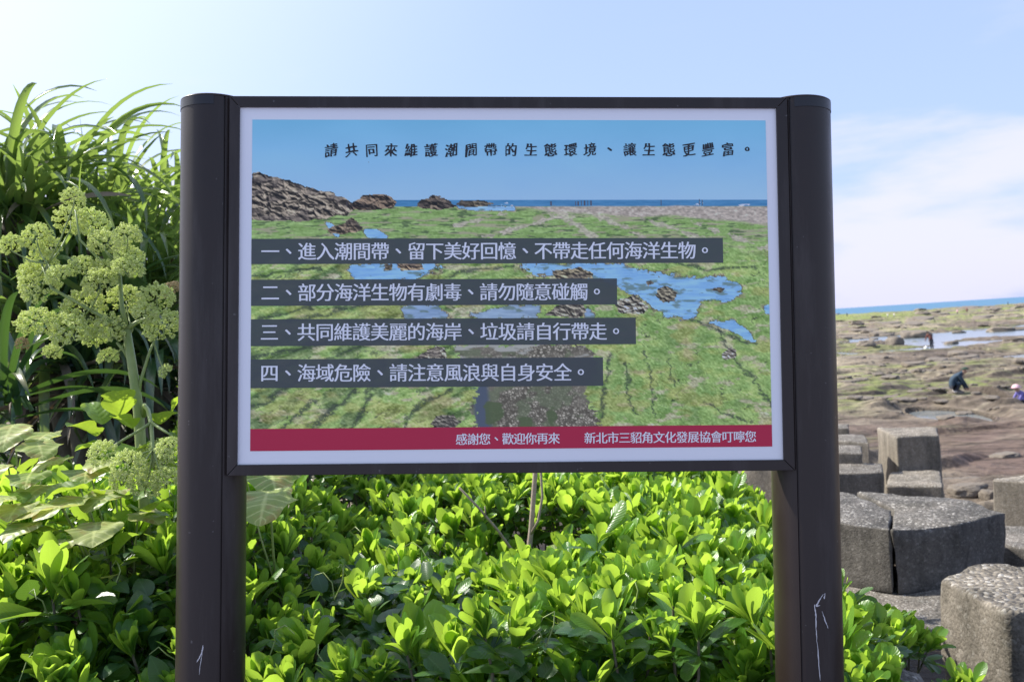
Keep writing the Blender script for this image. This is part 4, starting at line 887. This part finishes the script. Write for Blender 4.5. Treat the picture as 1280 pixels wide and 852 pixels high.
C = np.stack([x, y, z + rng.normal(0, .028, len(x))], 1); 
fr_ = np.stack([U(-1.6, 1.0, 230), U(2.40, 2.66, 230), np.zeros(230)], 1); fr_[:, 2] = ztop(fr_[:, 0], fr_[:, 1]) - U(.08, .34, 230); C = np.concatenate([C, fr_])
tl = tilts(len(C), 0.26, (-0.05, 0.10))
yng, old = rosettes(C, U(.66, 1.30, len(C)), tl)
tag(leaf_obj('shrub_ground_cover', yng, M['naupaka']), 'mass of bright green glossy leaf rosettes covering the slope behind and under the sign', 'shrubs', kind='stuff')
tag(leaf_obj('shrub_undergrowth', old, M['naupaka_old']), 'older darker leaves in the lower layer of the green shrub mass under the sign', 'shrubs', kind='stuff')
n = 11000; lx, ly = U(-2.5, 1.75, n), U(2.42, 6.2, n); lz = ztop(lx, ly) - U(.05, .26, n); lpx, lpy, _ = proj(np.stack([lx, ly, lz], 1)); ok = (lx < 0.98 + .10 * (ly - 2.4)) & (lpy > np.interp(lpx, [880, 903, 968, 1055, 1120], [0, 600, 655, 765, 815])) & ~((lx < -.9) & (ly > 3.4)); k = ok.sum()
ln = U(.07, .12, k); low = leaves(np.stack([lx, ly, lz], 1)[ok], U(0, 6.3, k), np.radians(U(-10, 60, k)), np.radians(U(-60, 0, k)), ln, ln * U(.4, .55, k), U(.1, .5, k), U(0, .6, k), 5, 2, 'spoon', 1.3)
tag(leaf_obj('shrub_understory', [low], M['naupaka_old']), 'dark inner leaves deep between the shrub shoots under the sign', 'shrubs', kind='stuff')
sb = stems_mb(C[::2], tl[::2]); tag(sb.build('shrub_stems', M['wood']), 'thin brown stems of the shrub mass under the sign', 'shrubs', kind='stuff')

n = 90; lx, ly = U(-1.5, 1.1, n), U(2.45, 4.6, n); lz = ztop(lx, ly) - U(-.01, .06, n); ok = lx < 0.95 + .10 * (ly - 2.4); k = ok.sum(); ln = U(.06, .10, k)
tag(leaf_obj('fading_leaves', [leaves(np.stack([lx, ly, lz], 1)[ok], U(0, 6.3, k), np.radians(U(-20, 50, k)), np.radians(U(-70, 0, k)), ln, ln * U(.4, .6, k), U(.0, .6, k), U(0, 1, k), 8, 4, 'spoon', 1.4, None, .06)], M['yellow']), 'scattered yellow and brown fading leaves among the green shrub shoots', 'shrubs', kind='stuff')
# climbing vine with flat dark leaves
n = 4200; vx, vy = U(-1.7, .5, n), U(2.38, 3.7, n); w_ = vine_zone(vx, vy); ok = (rng.random(n) < w_ * .95) ; vx, vy = vx[ok], vy[ok]; k = len(vx)
vz = ztop(vx, vy) + U(-.10, .05, k); ln = U(.045, .085, k)
vin = leaves(np.stack([vx, vy, vz], 1), U(0, 6.3, k), np.radians(rng.normal(8, 26, k)), np.radians(U(-45, 5, k)), ln, ln * U(.62, .82, k), U(-.1, .35, k), U(0, 1, k), 6, 4, 'ovate', 1.2, tilts(k, .25, (-.12, .2)))
tag(leaf_obj('vine', [vin], M['vine']), 'dark bluish green vine leaves creeping over the shrubs on the left', 'vine', kind='stuff')
vb = MB()
for _ in range(46):
    i = random.randrange(k); p = Vector((vx[i], vy[i], vz[i])); q = p + Vector((random.uniform(-.05, .05), random.uniform(-.05, .05), random.uniform(.03, .09))); e = q + Vector((random.uniform(-.06, .06), random.uniform(-.04, .04), random.uniform(-.07, .02)))
    vb.tube([p, (p + q) / 2 + Vector((.01, 0, .01)), q, (q + e) / 2 + Vector((0, .01, .015)), e], [.0022, .002, .0018, .0015, .001], 5, False)
tag(vb.build('vine_tendrils', M['stem'], None, True), 'thin pale tendrils of the vine twining above its leaves', 'vine', kind='stuff')

# single shrubs that stand apart
def small_shrub(spots, label, sc=1.0, inner=6, outer=8):
    C = np.array([tuple(at(a, b, d)) for a, b, d in spots]); org = Vector(C.mean(0)); org.z = C[:, 2].min() - .45
    rt = empty('naupaka_shrub', org, label, 'shrub'); tl = tilts(len(C), .25, (-.05, .1)); y_, o_ = rosettes(C, U(.9, 1.2, len(C)) * sc, tl, inner, outer)
    leaf_obj('foliage', y_, M['naupaka'], rt, org); leaf_obj('old_foliage', o_, M['naupaka_old'], rt, org)
    s_ = stems_mb(C, tl, .42, .004); s_.build('stem', M['wood'], rt, xf=lambda p: (p[0] - org.x, p[1] - org.y, p[2] - org.z)); return rt
small_shrub([(1062, 822, 2.9), (1078, 792, 3.4), (1100, 796, 3.3), (1120, 802, 3.45), (1140, 802, 3.7), (1150, 812, 3.75), (1130, 814, 3.6), (1096, 812, 3.4), (1062, 790, 3.5), (1064, 858, 2.75), (1085, 812, 3.05), (1160, 812, 3.7), (1110, 786, 3.7), (1040, 842, 2.9), (1092, 786, 3.6), (1128, 790, 3.75)], 'bright green shrub filling the gap between the right post and the nearest block')
small_shrub([(1200, 858, 3.2), (1216, 866, 3.15), (1184, 872, 3.2)], 'small green sprout at the bottom edge in front of the nearest block', .9)
small_shrub([(66, 748, 2.55)], 'large leaved shrub shoot glowing yellow green left of the left post', 1.5, 6, 3)
small_shrub([(138, 697, 2.75)], 'tall shrub shoot between the large pale leaves and the left post', 1.3, 6, 4)
small_shrub([(92, 858, 2.45), (110, 838, 2.5)], 'pair of upright shoots at the bottom left of the picture', 1.2, 6, 4)
small_shrub([(8, 790, 2.6), (-8, 830, 2.5)], 'leafy shoot cut off by the left edge of the picture', 1.1, 6, 5)

# ------------------------------------------------------------------ bare twig
tw = empty('bare_twig', at(652, 770, 3.55), 'bare grey twig with a thin side branch rising out of the shrubs behind the sign', 'twig'); o0 = Vector(tw.location)
P = lambda a, b, d: at(a, b, d) - o0
mb = MB(); mb.tube([P(652, 800, 3.55), P(657, 728, 3.55), P(664, 660, 3.56), P(669, 590, 3.58), P(672, 520, 3.6), P(668, 460, 3.62)], [.011, .0105, .0095, .0085, .007, .004], 9); mb.build('main_stem', M['twig'], tw, True)
mb = MB(); mb.tube([P(657, 722, 3.55), P(642, 690, 3.5), P(622, 662, 3.46), P(598, 634, 3.42), P(574, 609, 3.4)], [.0065, .0058, .005, .0045, .0035], 7); mb.tube([P(607, 644, 3.43), P(606, 632, 3.43)], [.003, .0015], 5); mb.build('side_branch', M['twig'], tw, True)
mb = MB(); mb.tube([P(663, 668, 3.555), P(673, 650, 3.54), P(678, 620, 3.54), P(676, 592, 3.55), P(680, 540, 3.56)], [.005, .0048, .0045, .004, .002], 7); mb.build('side_branch', M['twig'], tw, True)

# ------------------------------------------------------------------ screw pines (strap leaved thicket on the left)
def screw_pine(px, py, d, n, L_, label, name='screw_pine', mat='pandan', Wd=.058, el=(-15, 84), dead=16, cat='screw pine', trunk=True, fine=0):
    c = at(px, py, d); gz_ = tz(c.x, c.y); org = Vector((c.x, c.y, gz_)); rt = empty(name, org, label, cat, None)
    base = np.array([tuple(c)] * n) + rng.normal(0, .035, (n, 3)); ln = U(.6, 1.1, n) * L_
    lv = leaves(base, np.arange(n) * 2.39996 + U(-.2, .2, n), np.radians(U(el[0], el[1], n)), np.radians(U(-135, -40, n)), ln, U(.75, 1.15, n) * Wd, U(.35, .8, n), U(0, 1, n), 14, 2, 'strap', 1.9, tilts(n, .14), 0, np.radians(rng.normal(0, 25, n)))
    leaf_obj('crown', [lv], M[mat], rt, org)
    if dead:
        b2 = np.array([tuple(c + Vector((0, 0, -.12)))] * dead) + rng.normal(0, .05, (dead, 3))
        lv = leaves(b2, U(0, 6.3, dead), np.radians(U(-50, 25, dead)), np.radians(U(-70, -20, dead)), U(.5, .8, dead) * L_, U(.7, 1, dead) * Wd, U(.2, .8, dead), U(0, 1, dead), 10, 2, 'strap', 1.5, None, 0, np.radians(rng.normal(0, 60, dead)))
        leaf_obj('dead_leaves', [lv], M['dry'], rt, org)
    if trunk:
        mb = MB(); e = Vector((random.uniform(-.15, .15), random.uniform(0, .2), 0)); h = c - org
        mb.tube([e, e * .7 + h * .4, h * .8 + e * .2, h], [.075, .06, .055, .05], 9); mb.build('trunk', M['wood'], rt, True)
    return rt
screw_pine(8, 268, 5.2, 84, 1.02, 'tall screw pine at the left edge reaching highest into the sky')
screw_pine(84, 276, 5.6, 80, 1.0, 'screw pine crown second from the left edge against the sky, above the flower heads')
screw_pine(150, 300, 6.3, 80, 1.1, 'screw pine crown against the pale sky between the flower heads and the left post')
screw_pine(208, 322, 6.8, 80, 1.1, 'screw pine crown touching the left edge of the left post')
screw_pine(-70, 335, 5.7, 70, 1.1, 'screw pine mostly beyond the left edge with leaves arching in')
screw_pine(36, 360, 5.3, 70, 1.05, 'dark screw pine low behind the left flower heads')
screw_pine(120, 372, 5.5, 76, 1.05, 'screw pine half hidden behind the thick flower stem')
screw_pine(196, 372, 5.7, 80, 1.0, 'low screw pine with leaves arching right beside the left post')
screw_pine(60, 430, 5.1, 60, .95, 'lowest sunlit screw pine behind the lower flower clusters')
screw_pine(170, 440, 5.2, 60, .9, 'low screw pine seen right of the thick flower stem')
screw_pine(285, 330, 7.2, 40, 1.1, 'screw pine hidden mostly behind the left post and sign', dead=4)
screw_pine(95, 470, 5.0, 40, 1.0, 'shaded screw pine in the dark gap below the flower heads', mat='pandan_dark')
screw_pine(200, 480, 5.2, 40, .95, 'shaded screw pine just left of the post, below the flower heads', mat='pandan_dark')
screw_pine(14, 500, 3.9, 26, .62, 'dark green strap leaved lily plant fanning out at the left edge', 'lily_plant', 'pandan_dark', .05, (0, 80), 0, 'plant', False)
n = 1500; bx, by = U(-5.2, .4, n), U(5.2, 9.0, n); bz = U(2.5, 3.95, n); q = proj(np.stack([bx, by, bz], 1)); ok = (q[0] < 420) & (q[1] > 330); k = ok.sum()
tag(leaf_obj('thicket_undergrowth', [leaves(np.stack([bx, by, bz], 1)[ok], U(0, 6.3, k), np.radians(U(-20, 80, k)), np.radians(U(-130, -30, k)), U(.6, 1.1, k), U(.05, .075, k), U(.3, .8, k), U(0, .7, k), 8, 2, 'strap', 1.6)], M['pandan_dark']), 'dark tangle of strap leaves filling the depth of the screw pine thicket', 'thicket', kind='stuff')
# thin grass plumes over the crowns
def grass_tuft(px, py, d, n, L_, label):
    c = at(px, py, d); o = leaf_obj('tall_grass', [leaves(np.array([tuple(c)] * n) + rng.normal(0, .12, (n, 3)), U(0, 6.3, n), np.radians(U(55, 90, n)), np.radians(U(-70, -5, n)), U(.6, 1.1, n) * L_, U(.008, .014, n), U(.2, .6, n), U(.3, 1, n), 10, 2, 'strap', 2.2)], M['pandan'], None, c)
    o.location = c; tag(o, label, 'grass tuft')
grass_tuft(90, 430, 5.0, 9, 1.3, 'thin grass blades rising to the sky above the second screw pine')
grass_tuft(195, 420, 5.6, 9, 1.1, 'thin arching grass blades left of the left post')

# ------------------------------------------------------------------ flowering umbel plant
def umbel_mesh(seed):
    r_ = np.random.default_rng(seed); V = []; Fc = []; oct_v = np.array([(1, 0, 0), (-1, 0, 0), (0, 1, 0), (0, -1, 0), (0, 0, 1), (0, 0, -1)], float)
    oct_f = [(0, 2, 4), (2, 1, 4), (1, 3, 4), (3, 0, 4), (2, 0, 5), (1, 2, 5), (3, 1, 5), (0, 3, 5)]; n = 0
    K = 46
    for i in range(K):
        zc_ = 1 - 1.55 * (i + .5) / K; a = i * 2.39996; rr = math.sqrt(max(0, 1 - zc_ * zc_)); c = np.array((rr * math.cos(a), rr * math.sin(a), zc_)) * r_.uniform(.78, .98)
        for j in range(26):
            v = r_.normal(0, 1, 3); v /= np.linalg.norm(v); q = c + v * .165 * r_.uniform(.6, 1.05); sc = r_.uniform(.036, .064); ro = np.array(Matrix.Rotation(r_.uniform(0, 6), 3, Vector(v)))
            V.append(oct_v @ ro.T * sc + q); Fc += [(x_ + n, y_ + n, z_ + n) for x_, y_, z_ in oct_f]; n += 6
    me = np_mesh('flower_head', np.concatenate(V), np.array(Fc), False); mb = MB()
    return me, [np.array((0, 0, -.5))]
UM = [umbel_mesh(s)[0] for s in (3, 4, 5)]
for m_ in UM: m_.materials.append(M['umbel'])
UB = UM[0].copy(); UB.materials.clear(); UB.materials.append(M['umbel_brown'])
DU = 2.95
gz_ = tz(at(175, 700, DU).x, DU); org = Vector((at(182, 700, DU).x, at(182, 700, DU).y, gz_))
an = empty('flowering_plant', org, 'tall plant with thick green stem and pale green ball shaped flower clusters', 'plant')
UMB = [(92, 248, 16), (88, 276, 21), (114, 282, 23), (14, 306, 15), (46, 297, 19), (64, 309, 15), (82, 310, 0), (159, 297, 19), (131, 305, 21), (161, 325, 20), (53, 329, 20), (101, 333, 17), (130, 340, 19), (38, 342, 16), (73, 344, 16),
       (49, 356, 26), (125, 353, 22), (160, 336, 19), (105, 386, 28), (46, 405, 25), (66, 440, 12), (88, 416, 26), (138, 412, 22), (158, 376, 23), (196, 372, 22), (204, 408, 26), (214, 363, 13), (135, 446, 14), (207, 464, 10), (28, 430, 9), (182, 392, 16), (120, 420, 18),
       (128, 566, 19), (160, 582, 22), (192, 578, 27), (212, 560, 18), (180, 606, 22), (208, 600, 20), (150, 600, 14)]
hubs = [(152, 330, 2.98), (60, 330, 2.9), (100, 400, 2.93), (166, 412, 2.96), (190, 420, 2.94)]
stem = MB(); Q = lambda a, b, d: at(a, b, d) - org
stem.tube([Q(186, 760, DU + .05), Q(180, 620, DU + .03), Q(173, 512, DU), Q(165, 455, DU), Q(158, 412, DU)], [.017, .0165, .0155, .0135, .0125], 12)
stem.tube([Q(165, 455, DU), Q(155, 438, DU), Q(146, 428, DU - .02)], [.006, .005, .0035], 7)
stem.tube([Q(158, 412, DU), Q(152, 380, DU), Q(150, 345, DU + .03), Q(148, 325, DU + .04)], [.009, .007, .0055, .004], 8)
stem.tube([Q(158, 412, DU), Q(135, 400, DU - .02), Q(100, 380, DU - .03), Q(64, 360, DU - .04), Q(52, 330, DU - .03)], [.008, .006, .005, .004, .003], 8)
stem.tube([Q(150, 345, DU), Q(120, 320, DU), Q(100, 300, DU), Q(94, 262, DU)], [.005, .004, .0035, .002], 7)
stem.tube([Q(158, 412, DU), Q(172, 402, DU), Q(184, 398, DU), Q(196, 392, DU)], [.008, .006, .005, .003], 8)
stem.tube([Q(172, 502, DU), Q(176, 475, DU), Q(187, 440, DU), Q(196, 418, DU)], [.006, .005, .004, .003], 7)
stem.tube([Q(180, 520, DU), Q(180, 506, DU - .02), Q(185, 512, DU - .10), Q(189, 530, DU - .17), Q(191, 560, DU - .22), Q(192, 585, DU - .24)], [.007, .0068, .0062, .006, .005, .004], 8)
stem.tube([Q(189, 528, DU - .17), Q(170, 540, DU - .20), Q(150, 552, DU - .22), Q(134, 562, DU - .24)], [.0045, .004, .0035, .002], 7)
stem.tube([Q(189, 528, DU - .17), Q(205, 538, DU - .2), Q(216, 545, DU - .22)], [.0045, .004, .002], 7)
stem.build('stem', M['stem'], an, True)
for i, (a, b, r) in enumerate(UMB):
    if not r: continue
    d = DU + random.uniform(-.09, .09) - (.26 if b > 540 else 0); c = at(a, b, d); rad = r / F * d
    brown = (a, b) in ((28, 430), (214, 363))
    o = bpy.data.objects.new('flower_head', UB if brown else UM[i % 3]); COL.objects.link(o); o.parent = an; o.location = c - org; rad *= .98; o.scale = (rad * random.uniform(.95, 1.1), rad, rad * random.uniform(.8, 1.0))
    o.rotation_euler = (random.uniform(-.5, .5) + (.35 if random.random() < .5 else 0), random.uniform(-.5, .5), random.uniform(0, 6))
    if brown: o['label'] = 'withered brownish flower cluster'
    hx = min(hubs, key=lambda h: (h[0] - a) ** 2 + (h[1] - b - 14) ** 2) if b < 540 else (191, 562, DU - .24)
    h = Vector(at(*hx)) - org; q = c - org - Vector((0, 0, rad * .5)); rays_ = MB(); rays_.tube([h, (h + q) / 2 + Vector((0, 0, -.01)), q, c - org], [.0028, .0024, .002, .0016], 6); rays_.build('flower_stalk', M['stem'], an, True)
al = []
for (a, b, d, s_, azd, eld) in ((150, 520, 2.9, .13, -1.2, 60), (120, 545, 2.85, .12, -2.0, 40), (140, 560, 2.8, .11, -2.6, 20), (200, 530, 2.9, .12, -.6, 35), (212, 555, 2.85, .11, -1.0, 25), (175, 560, 2.8, .12, -1.6, 10), (205, 585, 2.8, .11, -.5, 15), (165, 535, 2.88, .10, -1.9, 45), (110, 610, 2.8, .13, -2.6, 10), (215, 515, 2.95, .10, 0.2, 60), (160, 620, 2.75, .10, -1.2, 20), (128, 530, 3.0, .12, 2.4, 55), (185, 640, 2.75, .11, -1.5, 30)):
    n = 1; al.append(leaves(np.array([tuple(at(a, b, d))]), np.array([azd]), np.radians([eld]), np.radians([-40.]), np.array([s_ * .9]), np.array([s_ * .72]), np.array([.35]), U(.2, 1, 1), 14, 8, 'heart', 1.2, None, .16))
for _ in range(26):
    a, b, d = random.uniform(20, 225), random.uniform(560, 700), random.uniform(2.66, 2.95); s_ = random.uniform(.05, .09)
    al.append(leaves(np.array([tuple(at(a, b, d))]), U(-3, 0, 1), np.radians(U(-10, 45, 1)), np.radians(U(-60, -20, 1)), np.array([s_]), np.array([s_ * .8]), np.array([.15]), U(0, 1, 1), 12, 6, 'heart', 1.2, None, .14))
for j, q in enumerate(al): leaf_obj('leaf', [q], M['angelica_leaf'], an, org)

# large pale heart shaped leaves
def broad_plant(label, items, mat='yellow'):
    c0 = at(*items[0][:3]); org = Vector((c0.x, c0.y, c0.z - .35)); rt = empty('broad_leaf_plant', org, label, 'plant'); mb = MB()
    for (a, b, d, s_, azd, eld, bd) in items:
        p = at(a, b, d); q = leaves(np.array([tuple(p)]), np.array([azd]), np.radians([eld]), np.radians([bd * .75]), np.array([s_ * .70]), np.array([s_ * .66]), np.array([.06]), U(0, 1, 1), 18, 12, 'heart', 1.2, None, .13)
        leaf_obj('leaf', [q], M[mat], rt, org); l0 = p - org; mb.tube([Vector((0, 0, 0)), l0 * .5 + Vector((0, 0, -.03)), l0 + Vector((0, 0, -.006)), l0 + Vector((math.cos(azd), math.sin(azd), math.tan(R(eld)))) * .01], [.004, .003, .0025, .002], 6)
    mb.build('stalk', M['stem'], rt, True)
broad_plant('broad heart shaped pale yellow green leaves below the flowering plant, left of the post', [(150, 612, 2.84, .21, -1.9, 0, -45), (108, 622, 2.78, .23, -2.2, 2, -45), (78, 632, 2.75, .20, -2.7, 0, -40), (122, 652, 2.70, .20, -1.3, -5, -40), (62, 606, 2.9, .19, -1.7, 5, -55), (112, 586, 3.0, .19, -1.3, 8, -60), (172, 640, 2.76, .16, -.7, 0, -40), (48, 652, 2.72, .17, -2.0, 0, -50), (88, 572, 3.05, .18, -2.2, 5, -60), (140, 575, 3.0, .16, -1.8, 8, -60), (92, 668, 2.68, .17, -1.8, -5, -35), (30, 628, 2.8, .17, -1.5, 0, -50)])
broad_plant('browning yellow broad leaves at the far left under the strap leaves', [(18, 530, 3.05, .21, -1.4, -10, -60), (46, 552, 3.0, .18, -1.0, -5, -55), (10, 580, 2.92, .20, -2.0, -5, -55), (66, 540, 3.1, .17, -1.7, 0, -60), (14, 620, 2.78, .18, -2.0, 0, -45), (40, 590, 2.9, .17, -1.3, 0, -50)])
broad_plant('two large yellow leaves just right of the left post below the frame', [(335, 585, 2.95, .24, -1.2, -5, -50), (336, 612, 2.82, .26, -1.5, -8, -45), (306, 590, 2.98, .20, -2.0, 0, -50)])
broad_plant('few yellowing leaves among the shrubs right of the bare twig', [(770, 735, 3.0, .12, 2.6, 25, -40), (790, 702, 3.25, .13, .1, 15, -30), (702, 690, 3.3, .08, 2.8, 35, -40), (742, 720, 3.1, .09, -1.0, 30, -40)])
broad_plant('single curled brown leaf in the dark gap left of the bare twig', [(522, 775, 2.9, .055, 1.2, 60, -60), (540, 790, 2.8, .05, -.8, 30, -60)], 'dry')
